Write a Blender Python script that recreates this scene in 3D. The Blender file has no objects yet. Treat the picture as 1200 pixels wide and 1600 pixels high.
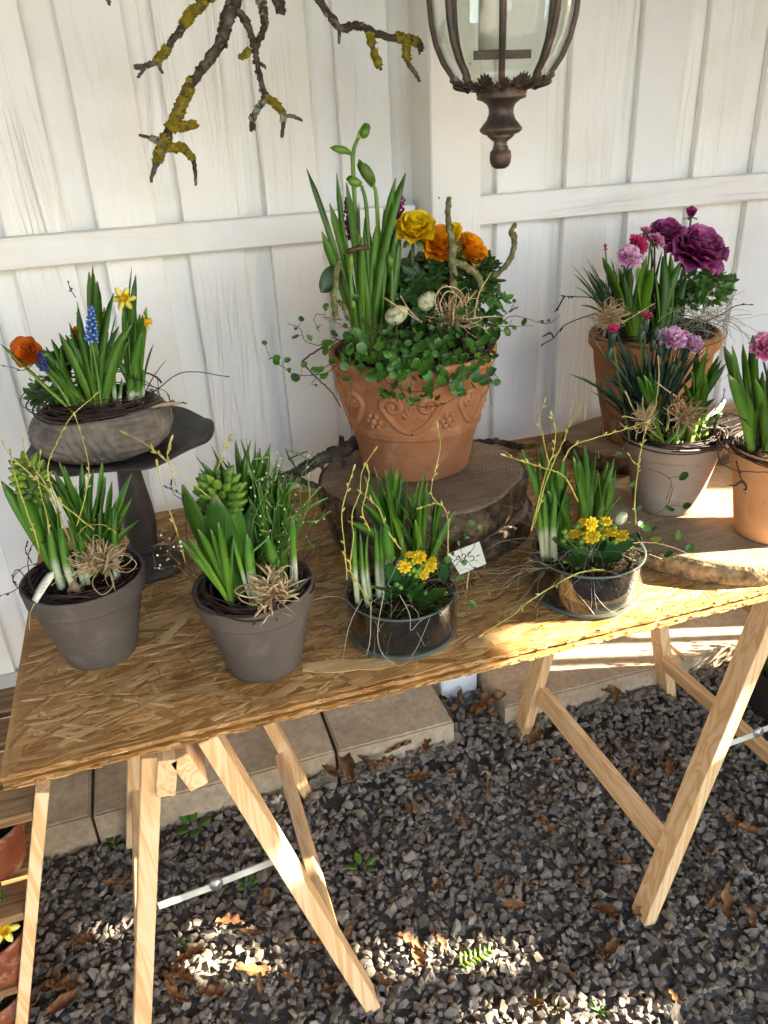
import bpy, bmesh, math, random
import numpy as np
from mathutils import Vector, Matrix, noise

random.seed(7)
R = math.radians
SC = bpy.context.scene
COL = SC.collection

# ------------------------------------------------------------------ camera, sky, sun, exposure
F_PX, PITCH, ROLL, YAW, CAM_H = 1209.3, R(26.504), R(3.076), R(16.376), 1.5
_f = np.array([math.sin(YAW)*math.cos(PITCH), math.cos(YAW)*math.cos(PITCH), -math.sin(PITCH)])
_r = np.array([math.cos(YAW), -math.sin(YAW), 0.0]); _d = np.cross(_f, _r)
VIEW = np.array([math.cos(ROLL)*_r+math.sin(ROLL)*_d, -math.sin(ROLL)*_r+math.cos(ROLL)*_d, _f])
EYE = np.array([0, 0, CAM_H])
cam = bpy.data.objects.new('camera', bpy.data.cameras.new('camera')); COL.objects.link(cam)
cam.data.sensor_fit = 'VERTICAL'; cam.data.sensor_height = 36; cam.data.lens = F_PX/1600*36
cam.data.clip_start = .02; cam.data.clip_end = 500
m = Matrix.Identity(4)
for i in range(3):
    m[i][0] = VIEW[0][i]; m[i][1] = -VIEW[1][i]; m[i][2] = -VIEW[2][i]
m[2][3] = CAM_H
cam.matrix_world = m
SC.camera = cam

SUN_AZ, SUN_EL = R(-18), R(24)            # azimuth from +X towards -Y
TO_SUN = Vector((math.cos(SUN_AZ)*math.cos(SUN_EL), math.sin(SUN_AZ)*math.cos(SUN_EL), math.sin(SUN_EL)))
world = bpy.data.worlds.new('World'); SC.world = world; world.use_nodes = True
wn = world.node_tree
sky = wn.nodes.new('ShaderNodeTexSky'); sky.sky_type = 'NISHITA'; sky.sun_disc = False
sky.sun_elevation = SUN_EL; sky.sun_rotation = math.atan2(TO_SUN.x, TO_SUN.y)
sky.air_density = 1.0; sky.dust_density = 3.0; sky.ozone_density = 1.0
wn.nodes['Background'].inputs['Strength'].default_value = 0.12
wn.links.new(sky.outputs[0], wn.nodes['Background'].inputs[0])
sun = bpy.data.objects.new('sun', bpy.data.lights.new('sun', 'SUN')); COL.objects.link(sun)
sun.data.energy = 5; sun.data.angle = R(.8); sun.data.color = (1, .9, .76)
sun.rotation_euler = TO_SUN.to_track_quat('Z', 'Y').to_euler()
SC.view_settings.view_transform = 'Standard'; SC.view_settings.look = 'None'
SC.view_settings.gamma = 1; SC.view_settings.exposure = 3.68
SC.cycles.max_bounces = 8; SC.cycles.diffuse_bounces = 5; SC.cycles.transparent_max_bounces = 16
SC.cycles.caustics_reflective = False; SC.cycles.caustics_refractive = False
SC.cycles.use_denoising = True

def ray(x, y): return VIEW.T @ np.array([(x-600)/F_PX, (y-800)/F_PX, 1.0])
def on(x, y, z): d = ray(x, y); return EYE+d*((z-CAM_H)/d[2])        # the point of a level z seen there
def at(x, y, Y): d = ray(x, y); return EYE+d*(Y/d[1])                # the point of a depth Y seen there
def scale_at(p): return float(VIEW[2] @ (np.asarray(p)-EYE))/F_PX    # metres per photograph pixel there

# ------------------------------------------------------------------ scene helpers
def tag(o, label=None, cat=None, group=None, kind=None):
    if label: o['label'] = label
    if cat: o['category'] = cat
    if group: o['group'] = group
    if kind: o['kind'] = kind
    return o
def mesh(name, V, F, mats=None, smooth=True, T=None, C=None):
    me = bpy.data.meshes.new(name)
    V = np.asarray(V, dtype=np.float32)
    if isinstance(F, np.ndarray):
        me.vertices.add(len(V)); me.vertices.foreach_set('co', V.ravel())
        k = F.shape[1]; me.loops.add(F.size); me.loops.foreach_set('vertex_index', F.astype(np.int32).ravel())
        me.polygons.add(len(F)); me.polygons.foreach_set('loop_start', np.arange(0, F.size, k, dtype=np.int32))
        me.polygons.foreach_set('loop_total', np.full(len(F), k, dtype=np.int32)); me.update(calc_edges=True)
    else:
        me.from_pydata(V.tolist(), [], F); me.update()
    me.polygons.foreach_set('use_smooth', np.full(len(me.polygons), smooth))
    if T is not None:
        me.attributes.new('t', 'FLOAT', 'POINT').data.foreach_set('value', np.asarray(T, np.float32))
    if C is not None:
        C = np.asarray(C, np.float32)
        if C.shape[1] == 3: C = np.hstack([C, np.ones((len(C), 1), np.float32)])
        me.attributes.new('col', 'FLOAT_COLOR', 'POINT').data.foreach_set('color', C.ravel())
    if mats: me.materials.append(mats)
    return me
def link(name, me, parent=None, loc=(0, 0, 0), rot=None, scale=None, mtx=None):
    o = bpy.data.objects.new(name, me); COL.objects.link(o); o.parent = parent
    if mtx is not None: o.matrix_local = mtx
    else:
        o.location = loc
        if rot is not None: o.rotation_euler = rot
        if scale is not None: o.scale = (scale,)*3 if isinstance(scale, (int, float)) else scale
    return o
def empty(name, loc, label, cat, group=None, rz=0):
    o = bpy.data.objects.new(name, None); COL.objects.link(o); o.location = loc; o.rotation_euler = (0, 0, rz)
    o.empty_display_size = .05
    return tag(o, label, cat, group)
def join(parts):
    Vs, Fs, Ts, n = [], [], [], 0
    for p in parts:
        V, F = p[0], p[1]; V = np.asarray(V, float); Vs.append(V); Fs += [tuple(i+n for i in f) for f in F]
        Ts.append(np.asarray(p[2], float) if len(p) > 2 and p[2] is not None else np.zeros(len(V))); n += len(V)
    return np.vstack(Vs), Fs, np.concatenate(Ts)
def part(name, shape, mat, parent, smooth=True, kind=None, C=None, org=None):
    """a mesh given in world coordinates, stored relative to the thing's root"""
    V = np.asarray(shape[0], float)
    root = parent
    while root is not None and root.parent is not None: root = root.parent
    if org is None: org = np.array(root.location) if root is not None else np.zeros(3)
    o = link(name, mesh(name, V-org, shape[1], mat, smooth, shape[2] if len(shape) > 2 else None, C), parent)
    if kind: o['kind'] = kind
    return o

# ------------------------------------------------------------------ shapes
def nrm(v): v = np.asarray(v, float); return v/(np.linalg.norm(v)+1e-12)
_CB = {}
def cbox(sx, sy, sz, b=.002):
    """box with chamfered edges, centred"""
    key = tuple(round(k, 5) for k in (sx, sy, sz, b))
    if key not in _CB:
        bm = bmesh.new(); h = (sx/2, sy/2, sz/2)
        for s in ((i, j, k) for i in (-1, 1) for j in (-1, 1) for k in (-1, 1)):
            for a in range(3):
                bm.verts.new([s[q]*(h[q]-(0 if q == a else b)) for q in range(3)])
        bmesh.ops.convex_hull(bm, input=bm.verts[:]); bmesh.ops.dissolve_limit(bm, angle_limit=.02, verts=bm.verts[:], edges=bm.edges[:])
        bm.verts.index_update()
        _CB[key] = (np.array([v.co[:] for v in bm.verts]), [tuple(v.index for v in f.verts) for f in bm.faces]); bm.free()
    V, F = _CB[key]; return V.copy(), list(F)
def box(x0, x1, y0, y1, z0, z1, b=.002):
    V, F = cbox(x1-x0, y1-y0, z1-z0, b); return V+[(x0+x1)/2, (y0+y1)/2, (z0+z1)/2], F
def bar(p0, p1, a, b, side=(1, 0, 0), ch=.0015):
    """timber from p0 to p1, a wide along side, b thick across"""
    p0, p1 = np.asarray(p0, float), np.asarray(p1, float); L = np.linalg.norm(p1-p0); w = (p1-p0)/L
    u = nrm(np.asarray(side, float)-w*np.dot(side, w)); v = np.cross(w, u)
    V, F = cbox(a, b, L, ch); return V @ np.array([u, v, w])+(p0+p1)/2, F
def smooth_path(P, k=6):
    P = np.asarray(P, float); n = len(P)
    if n < 3: return np.array([P[0]+(P[-1]-P[0])*s for s in np.linspace(0, 1, k+1)])
    Q = np.vstack([2*P[0]-P[1], P, 2*P[-1]-P[-2]]); out = []
    for i in range(1, n):
        a, b, c, d = Q[i-1], Q[i], Q[i+1], Q[i+2]
        for s in np.linspace(0, 1, k, endpoint=False):
            out.append(.5*(2*b+(c-a)*s+(2*a-5*b+4*c-d)*s*s+(3*b-a-3*c+d)*s**3))
    out.append(P[-1]); return np.array(out)
def interp(vals, n): return np.interp(np.linspace(0, 1, n), np.linspace(0, 1, len(vals)), vals)
def tube(P, rad, n=5, rough=0., rng=None):
    P = np.asarray(P, float); k = len(P); rad = interp(np.atleast_1d(rad), k)
    Tn = np.gradient(P, axis=0); Tn /= np.linalg.norm(Tn, axis=1)[:, None]+1e-12
    u = np.cross(Tn[0], [0.31, .2, .93]); u = nrm(u); V = []; ang = np.arange(n)*2*math.pi/n
    for i in range(k):
        u = nrm(u-Tn[i]*np.dot(u, Tn[i])); v = np.cross(Tn[i], u)
        r = rad[i]*(1+(rough*(rng.random(n)-.5)*2 if rough else 0))
        V.append(P[i]+np.outer(np.cos(ang)*r, u)+np.outer(np.sin(ang)*r, v))
    V = np.vstack(V); F = []
    for i in range(k-1):
        for j in range(n):
            a, b = i*n+j, i*n+(j+1) % n; F.append((a, b, b+n, a+n))
    F.append(tuple(range(n))[::-1]); F.append(tuple((k-1)*n+j for j in range(n)))
    return V, F, np.repeat(np.linspace(0, 1, k), n)
def lathe(prof, n=48, c=(0, 0, 0), wob=None):
    V, F = [], []
    for r, z in prof:
        for j in range(n):
            a = 2*math.pi*j/n; rr = r*(1+(wob(a, z) if wob else 0)); V.append((c[0]+rr*math.cos(a), c[1]+rr*math.sin(a), c[2]+z))
    for i in range(len(prof)-1):
        for j in range(n):
            a, b = i*n+j, i*n+(j+1) % n; F.append((a, b, b+n, a+n))
    if prof[0][0] > 1e-6: F.append(tuple(range(n))[::-1])
    if prof[-1][0] > 1e-6: F.append(tuple((len(prof)-1)*n+j for j in range(n)))
    return np.array(V), F
def ball(c, rx, ry=None, rz=None, n=8, m=6, rot=None):
    ry = ry or rx; rz = rz or rx
    V, F = lathe([(max(math.sin(math.pi*i/m), 1e-4), -math.cos(math.pi*i/m)) for i in range(m+1)], n)
    V = V*np.array([rx, ry, rz])
    if rot is not None: V = V @ np.array(rot.to_3x3()).T
    return V+np.asarray(c), F
_rg = np.random.default_rng(3)
def blade(b, t, w, bow=None, face=None, n=9, fold=.3, th=.14, tipp=.66, base=.6, twist=0.):
    """strap leaf from b to t: tapered, folded, with thickness"""
    b, t = np.asarray(b, float), np.asarray(t, float); L = np.linalg.norm(t-b)
    c = (b+t)/2+(np.asarray(bow, float) if bow is not None else np.array([0, 0, .06*L])+_rg.normal(0, .05*L, 3))
    s = np.linspace(0, 1, n+1); P = np.outer((1-s)**2, b)+np.outer(2*s*(1-s), c)+np.outer(s*s, t)
    Tn = np.gradient(P, axis=0); Tn /= np.linalg.norm(Tn, axis=1)[:, None]+1e-12
    face = nrm(face) if face is not None else nrm(nrm(EYE-b)*.8+_rg.normal(0, .45, 3))
    V = []; X = np.array([[-1, fold], [0, 0], [1, fold], [.7, fold*.5-th], [0, -2*th], [-.7, fold*.5-th]])
    for i, si in enumerate(s):
        side = nrm(np.cross(Tn[i], face)); up = np.cross(side, Tn[i])
        if twist: a = twist*si; side, up = side*math.cos(a)+up*math.sin(a), up*math.cos(a)-side*math.sin(a)
        wp = w/2*(base+(1-base)*min(1, si/.4))
        if si > tipp: wp *= max(.03, 1-((si-tipp)/(1-tipp))**2.2)**.6
        V.append(P[i]+np.outer(X[:, 0]*wp, side)+np.outer(X[:, 1]*wp, up))
    F = []
    for i in range(n):
        for j in range(6):
            p, q = i*6+j, i*6+(j+1) % 6; F.append((p, q, q+6, p+6))
    F.append((5, 4, 3, 2, 1, 0)); F.append(tuple(n*6+j for j in range(6)))
    return np.vstack(V), F, np.repeat(s, 6)
def disc_leaf(L, W, cup=.2, n=5, wave=0., lobes=0, m=4, tip=1.0, rng=None, thick=.0004):
    """broad leaf along +Y from the origin, facing +Z, cupped and wavy; two sided shell"""
    V, T = [], []
    for i in range(n+1):
        s = i/n; w = W/2*max(.03, math.sin(math.pi*min(1, s**.8*.98+.02))**(.6*tip))
        if lobes: w *= 1-.16*(1-math.cos(s*lobes*2*math.pi))*(1 if 0 < i < n else 0)
        for j in range(-m, m+1):
            q = j/m
            V.append((w*q, L*s, cup*W*(q*q*.6-.25+.0)+cup*L*.5*(s-.4)**2+wave*W*math.sin(q*5+s*7+i)*(abs(q)))); T.append(s)
    k = 2*m+1; F = [(i*k+j, i*k+j+1, (i+1)*k+j+1, (i+1)*k+j) for i in range(n) for j in range(k-1)]
    N = len(V); V = np.array(V); V2 = V.copy(); V2[:, 2] -= thick
    F2 = [tuple(x+N for x in f[::-1]) for f in F]
    return np.vstack([V, V2]), F+F2, np.array(T+T)
def frame(zdir, xhint=(1, 0, 0), loc=(0, 0, 0), s=1.0):
    z = nrm(zdir); x = np.asarray(xhint, float); x = x-z*np.dot(x, z)
    if np.linalg.norm(x) < 1e-4: x = np.cross(z, [0.3, 1, .2])
    x = nrm(x); y = np.cross(z, x); M4 = Matrix.Identity(4)
    sx = (s, s, s) if isinstance(s, (int, float)) else s
    for i in range(3): M4[i][0], M4[i][1], M4[i][2], M4[i][3] = x[i]*sx[0], y[i]*sx[1], z[i]*sx[2], loc[i]
    return M4
def xf(shape, M4):
    A = np.array(M4); return (np.asarray(shape[0]) @ A[:3, :3].T+A[:3, 3],)+tuple(shape[1:])

# ------------------------------------------------------------------ materials
def lin(h):
    h = h.lstrip('#'); return tuple((c/12.92 if c <= .04045 else ((c+.055)/1.055)**2.4) for c in (int(h[i:i+2], 16)/255 for i in (0, 2, 4)))+(1,)
class NT:
    def __init__(s, name):
        s.m = bpy.data.materials.new(name); s.m.use_nodes = True; s.t = s.m.node_tree; s.b = s.t.nodes['Principled BSDF']; s.o = s.t.nodes['Material Output']
    def n(s, typ, **kw):
        k = s.t.nodes.new(typ)
        for a, v in kw.items():
            if a in k.inputs.keys(): k.inputs[a].default_value = v
            else: setattr(k, a, v)
        return k
    def l(s, a, b): s.t.links.new(a, b)
    def coord(s, scale=(1, 1, 1), rnd=True, kind='Object'):
        c = s.n('ShaderNodeTexCoord'); mp = s.n('ShaderNodeMapping'); mp.inputs['Scale'].default_value = scale
        s.l(c.outputs[kind], mp.inputs['Vector'])
        if rnd:
            oi = s.n('ShaderNodeObjectInfo'); v = s.n('ShaderNodeVectorMath', operation='SCALE'); v.inputs[0].default_value = (13.1, 7.7, 9.3)
            s.l(oi.outputs['Random'], v.inputs['Scale']); s.l(v.outputs[0], mp.inputs['Location'])
        return mp.outputs['Vector']
    def noise(s, vec, scale, detail=4, rough=.55, dist=0.):
        k = s.n('ShaderNodeTexNoise'); k.inputs['Scale'].default_value = scale; k.inputs['Detail'].default_value = detail
        k.inputs['Roughness'].default_value = rough; k.inputs['Distortion'].default_value = dist; s.l(vec, k.inputs['Vector']); return k.outputs['Fac']
    def ramp(s, fac, stops, interp='LINEAR'):
        k = s.n('ShaderNodeValToRGB'); e = k.color_ramp.elements; k.color_ramp.interpolation = interp
        while len(e) < len(stops): e.new(.5)
        for q, (p, c) in zip(e, stops): q.position = p; q.color = c if len(c) == 4 else tuple(c)+(1,)
        s.l(fac, k.inputs['Fac']); return k.outputs['Color']
    def mix(s, a, b, fac, mode='MIX'):
        k = s.n('ShaderNodeMix', data_type='RGBA', blend_type=mode)
        for v, i in ((fac, 0), (a, 6), (b, 7)):
            if isinstance(v, (int, float, tuple)): k.inputs[i].default_value = v
            else: s.l(v, k.inputs[i])
        return k.outputs[2]
    def attr(s, name): return s.n('ShaderNodeAttribute', attribute_name=name)
    def bump(s, h, strength=.3, dist=.002, prev=None):
        k = s.n('ShaderNodeBump'); k.inputs['Strength'].default_value = strength; k.inputs['Distance'].default_value = dist
        s.l(h, k.inputs['Height'])
        if prev is not None: s.l(prev, k.inputs['Normal'])
        return k.outputs['Normal']
    def fin(s, col=None, rough=.6, normal=None, spec=.4, metal=0., transl=0.):
        if col is not None:
            if isinstance(col, tuple): s.b.inputs['Base Color'].default_value = col
            else: s.l(col, s.b.inputs['Base Color'])
        if isinstance(rough, (int, float)): s.b.inputs['Roughness'].default_value = rough
        else: s.l(rough, s.b.inputs['Roughness'])
        s.b.inputs['Specular IOR Level'].default_value = spec; s.b.inputs['Metallic'].default_value = metal
        if normal is not None: s.l(normal, s.b.inputs['Normal'])
        if transl:
            tr = s.n('ShaderNodeBsdfTranslucent'); mx = s.n('ShaderNodeMixShader'); mx.inputs[0].default_value = transl
            if isinstance(col, tuple): tr.inputs[0].default_value = col
            elif col is not None: s.l(col, tr.inputs[0])
            s.l(s.b.outputs[0], mx.inputs[1]); s.l(tr.outputs[0], mx.inputs[2]); s.l(mx.outputs[0], s.o.inputs['Surface'])
        return s.m
def spot(name, c1, c2, scale=30, rough=.7, bump=.2, bscale=120, spec=.3, metal=0., transl=0., stretch=(1, 1, 1), c3=None, bd=.002, rnd=True):
    """two or three tones mixed by noise, with fine relief"""
    k = NT(name); v = k.coord(stretch, rnd); f = k.noise(v, scale, 5, .6)
    st = [(.32, lin(c1)), (.66, lin(c2))] if c3 is None else [(.28, lin(c1)), (.5, lin(c2)), (.72, lin(c3))]
    return k.fin(k.ramp(f, st), rough, k.bump(k.noise(v, bscale, 4), bump, bd) if bump else None, spec, metal, transl)
def leafmat(name, base, mid, tip, pale_to=.15, transl=.22, rough=.42, vary=.35):
    k = NT(name); t = k.attr('t').outputs['Fac']; c = k.ramp(t, [(0, lin(base)), (pale_to, lin(mid)), (.93, lin(tip)), (1, lin('#8d8a4a'))])
    oi = k.n('ShaderNodeObjectInfo'); v = k.coord((30, 30, 6)); f = k.noise(v, 1, 3)
    c = k.mix(c, k.ramp(oi.outputs['Random'], [(0, (.55, .6, .5)), (.5, (1, 1, 1)), (1, (1.35, 1.2, .8))]), 1.0, 'MULTIPLY')
    c = k.mix(c, k.ramp(f, [(.3, (1-vary,)*3), (.7, (1+vary*.4,)*3)]), 1.0, 'MULTIPLY')
    return k.fin(c, rough, k.bump(f, .12, .002), .45, 0, transl)
def whitewood(name, axis):
    k = NT(name); sc = {'z': (1, 1, .07), 'x': (.07, 1, 1)}[axis]; v = k.coord(sc)
    big = k.noise(v, 9, 3, .5, 1.2); w = k.n('ShaderNodeMath', operation='MULTIPLY'); k.l(big, w.inputs[0]); w.inputs[1].default_value = 75
    sn = k.n('ShaderNodeMath', operation='SINE'); k.l(w.outputs[0], sn.inputs[0])
    mr = k.n('ShaderNodeMapRange'); k.l(sn.outputs[0], mr.inputs[0]); mr.inputs[1].default_value = -1; mr.inputs[2].default_value = 1
    fine = k.noise(v, 160, 4, .6)
    vw = k.coord((1, 1, 1)); blot = k.noise(vw, 4, 5, .6); mask = k.noise(vw, 2.2, 2)
    mk = k.n('ShaderNodeMapRange'); k.l(mask, mk.inputs[0]); mk.inputs[1].default_value = .46; mk.inputs[2].default_value = .68
    mul = k.n('ShaderNodeMath', operation='MULTIPLY'); k.l(mr.outputs[0], mul.inputs[0]); k.l(mk.outputs[0], mul.inputs[1])
    c = k.ramp(blot, [(.25, lin('#e4e0d6')), (.5, lin('#efede7')), (.75, lin('#f3f2ee'))])
    oi = k.n('ShaderNodeObjectInfo'); c = k.mix(c, k.ramp(oi.outputs['Random'], [(0, (.93, .93, .94)), (.35, (1, .99, .97)), (.7, (.96, .945, .915)), (1, (1, 1, 1))]), 1.0, 'MULTIPLY')
    # grain that shows through the paint, small dirty specks
    c = k.mix(c, lin('#b9b2a2'), k.ramp(k.noise(vw, 55, 6, .7), [(.66, (0, 0, 0)), (.8, (.6,)*3)]))
    c = k.mix(c, lin('#cfc8b9'), k.ramp(mul.outputs[0], [(.5, (0, 0, 0)), (1, (.12,)*3)]))
    n1 = k.bump(fine, .4, .0015); n2 = k.bump(mul.outputs[0], .8, .0028, n1); n3 = k.bump(blot, .25, .006, n2)
    return k.fin(c, .55, n3, .35)
M = {}
ADDED_ROOF_Y = -1.3  # front edge of the added overhead cover, set for the light it lets in
M['white_z'] = whitewood('white_paint_boards', 'z'); M['white_x'] = whitewood('white_paint_rails', 'x')
def pine(name, sc, tones=('#cfa36e', '#dab381', '#e1bf93')):
    k = NT(name); v = k.coord(sc); f = k.noise(v, 26, 3, .5, .9); w = k.n('ShaderNodeMath', operation='MULTIPLY'); k.l(f, w.inputs[0]); w.inputs[1].default_value = 38
    sn = k.n('ShaderNodeMath', operation='SINE'); k.l(w.outputs[0], sn.inputs[0])
    mr = k.n('ShaderNodeMapRange'); k.l(sn.outputs[0], mr.inputs[0]); mr.inputs[1].default_value = -1
    c = k.ramp(mr.outputs[0], [(0, lin(tones[0])), (.45, lin(tones[1])), (1, lin(tones[2]))])
    oi = k.n('ShaderNodeObjectInfo'); c = k.mix(c, k.ramp(oi.outputs['Random'], [(0, (.9, .84, .76)), (.5, (1, .98, .95)), (1, (1.05, 1.03, 1))]), 1.0, 'MULTIPLY')
    vw = k.coord((1, 1, 1)); kn = k.noise(vw, 14, 2); c = k.mix(c, lin('#8a5a35'), k.ramp(kn, [(.74, (0, 0, 0)), (.80, (.8,)*3)]))
    c = k.mix(c, lin('#7d6a50'), k.ramp(k.noise(vw, 30, 6, .7), [(.64, (0, 0, 0)), (.8, (.3,)*3)]))
    return k.fin(c, .6, k.bump(k.noise(v, 120, 4), .15, .001), .3)
M['pine_z'] = pine('pine_upright', (1, 1, .06)); M['pine_y'] = pine('pine_lengthwise', (1, .06, 1)); M['pine_x'] = pine('pine_across', (.06, 1, 1))
def osbmat(name):
    k = NT(name); a = k.attr('col').outputs['Color']; v = k.coord((1, 1, 1), False)
    g = k.noise(k.coord((14, 120, 60), False), 1, 4, .6); c = k.mix(a, k.ramp(g, [(.3, (.72, .68, .62)), (.7, (1.12, 1.1, 1.06))]), 1.0, 'MULTIPLY')
    c = k.mix(c, k.ramp(k.noise(v, 9, 4), [(.35, (.72, .64, .56)), (.7, (1.05, 1.03, 1))]), 1.0, 'MULTIPLY')
    c = k.mix(c, lin('#4a2f18'), k.ramp(k.noise(v, 70, 3), [(.70, (0, 0, 0)), (.76, (.8,)*3)]))
    return k.fin(c, .55, k.bump(g, .3, .0012), .35)
M['osb'] = osbmat('pressed_wood_strands')
def concrete():
    k = NT('concrete'); v = k.coord((1, 1, 1)); a = k.noise(v, 6, 6, .65); b = k.noise(v, 60, 6, .7)
    c = k.ramp(a, [(.25, lin('#97836a')), (.5, lin('#b59e80')), (.75, lin('#c6b093'))]); c = k.mix(c, k.ramp(b, [(.3, (.72,)*3), (.6, (1.05,)*3)]), 1.0, 'MULTIPLY')
    c = k.mix(c, lin('#4d4436'), k.ramp(k.noise(v, 22, 5, .7), [(.66, (0, 0, 0)), (.78, (.6,)*3)]))
    return k.fin(c, .9, k.bump(b, .4, .002, k.bump(a, .3, .006)), .2)
M['concrete'] = concrete()
def stonecol(name, rough=.85):
    k = NT(name); a = k.attr('col').outputs['Color']; v = k.coord((1, 1, 1), False)
    c = k.mix(a, k.ramp(k.noise(v, 90, 5, .65), [(.3, (.7,)*3), (.7, (1.2, 1.17, 1.12))]), 1.0, 'MULTIPLY')
    return k.fin(c, rough, k.bump(k.noise(v, 350, 4), .3, .001), .3)
M['gravel'] = stonecol('grey_chippings')
M['earth'] = spot('dark_gravel_bed', '#514d47', '#6c6862', 60, .95, .6, 90, .1, bd=.01)
M['soil'] = spot('potting_soil', '#120c08', '#2e2117', 70, .95, .8, 160, .15, bd=.006)
M['moss'] = spot('moss', '#1c1f0a', '#3c4416', 60, .9, .3, 200, .1, transl=.1)
M['moss_dry'] = spot('dry_moss', '#241a10', '#4a3a20', 60, .9, .3, 200, .1)
M['twig_dark'] = spot('dark_birch_twig', '#1d120e', '#3d2a22', 60, .6, .3, 200, .3)
M['twig_yellow'] = spot('yellow_budding_twig', '#8d8636', '#c2b660', 40, .55, .2, 200, .3)
M['twig_brown'] = spot('brown_twig', '#3b2a1d', '#6a5138', 40, .7, .3, 200, .2)
M['raffia'] = spot('raffia', '#b08c5c', '#dcc59a', 40, .7, .2, 200, .25, transl=.25)
M['sisal'] = spot('white_fibre', '#8f8672', '#c9c1ac', 20, .6, 0, 200, .3)
def terracotta(name, a, b, c3, stain='#6b4a34', chalk='#d9b99c'):
    k = NT(name); v = k.coord((1, 1, 1)); f = k.noise(v, 7, 6, .6, .4); c = k.ramp(f, [(.28, lin(a)), (.5, lin(b)), (.74, lin(c3))])
    c = k.mix(c, lin(chalk), k.ramp(k.noise(v, 16, 6, .7), [(.54, (0, 0, 0)), (.76, (.6,)*3)]))
    c = k.mix(c, lin(stain), k.ramp(k.noise(v, 28, 5, .75), [(.62, (0, 0, 0)), (.76, (.7,)*3)]))
    return k.fin(c, .85, k.bump(k.noise(v, 220, 5), .25, .0015, k.bump(f, .15, .004)), .2)
M['terracotta'] = terracotta('pale_terracotta', '#945c38', '#a56e48', '#b38058', '#5e3a22', '#c9a484')
M['terracotta_old'] = terracotta('weathered_terracotta', '#80583a', '#986c44', '#ac865c', '#4a3524', '#b09a78')
M['terracotta_red'] = terracotta('red_terracotta', '#6f3820', '#804428', '#8f5032')
M['clay_peach'] = terracotta('peach_clay', '#b27d52', '#c48f62', '#cd9c72', '#7a5232', '#d9b894')
M['clay_beige'] = terracotta('beige_clay', '#82705f', '#917d6a', '#9b8875', '#6e5b49', '#b0a08e')
M['clay_grey'] = terracotta('grey_brown_clay', '#4e463e', '#574e45', '#60564c', '#38302a', '#7a7066')
M['rope_stone'] = spot('rope_stoneware', '#5a5248', '#857a6c', 25, .9, .4, 160, .15)
M['iron'] = spot('dark_cast_iron', '#2a2622', '#3f3a35', 25, .6, .3, 140, .4, metal=.0)
def bronze():
    k = NT('patinated_bronze'); v = k.coord((1, 1, 1)); f = k.noise(v, 22, 6, .65)
    c = k.ramp(f, [(.3, lin('#2a2420')), (.47, lin('#473d36')), (.58, lin('#5a4336')), (.7, lin('#77746a'))])
    return k.fin(c, k.ramp(f, [(.3, (.35,)*3), (.7, (.6,)*3)]), k.bump(k.noise(v, 120, 5), .4, .0015), .5, .35)
M['bronze'] = bronze()
def glass(name, tint=(.93, .96, .95, 1), refl=1.0):
    k = NT(name); k.t.nodes.remove(k.b); tr = k.n('ShaderNodeBsdfTransparent'); tr.inputs[0].default_value = tint
    gl = k.n('ShaderNodeBsdfGlossy'); gl.inputs['Roughness'].default_value = .03; lw = k.n('ShaderNodeLayerWeight'); lw.inputs[0].default_value = .5; pw = k.n('ShaderNodeMath', operation='POWER'); k.l(lw.outputs['Facing'], pw.inputs[0]); pw.inputs[1].default_value = 3.2; fr = k.n('ShaderNodeMath', operation='MULTIPLY_ADD'); k.l(pw.outputs[0], fr.inputs[0]); fr.inputs[1].default_value = .75; fr.inputs[2].default_value = .06
    ml = k.n('ShaderNodeMath', operation='MULTIPLY'); k.l(fr.outputs[0], ml.inputs[0]); ml.inputs[1].default_value = refl
    mx = k.n('ShaderNodeMixShader'); k.l(ml.outputs[0], mx.inputs[0]); k.l(tr.outputs[0], mx.inputs[1]); k.l(gl.outputs[0], mx.inputs[2]); k.l(mx.outputs[0], k.o.inputs['Surface'])
    return k.m
M['glass_edge'] = (lambda k: k.fin(lin('#8d9a95'), .05, None, .8, 0, .75))(NT('thick_glass_edge'))
M['glass'] = glass('clear_glass'); M['pane'] = glass('lantern_glass', (.95, .97, .95, 1), 1.0)
M['nail'] = spot('painted_over_nail', '#8a8070', '#b5aa98', 30, .6, 0, 100, .3)
M['steel'] = spot('galvanised_steel', '#8f8d86', '#b5b3ab', 30, .4, .1, 200, .5, metal=.6)
M['brace'] = spot('cream_painted_steel', '#b5b09c', '#d2cdba', 20, .45, .1, 200, .5)
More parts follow.
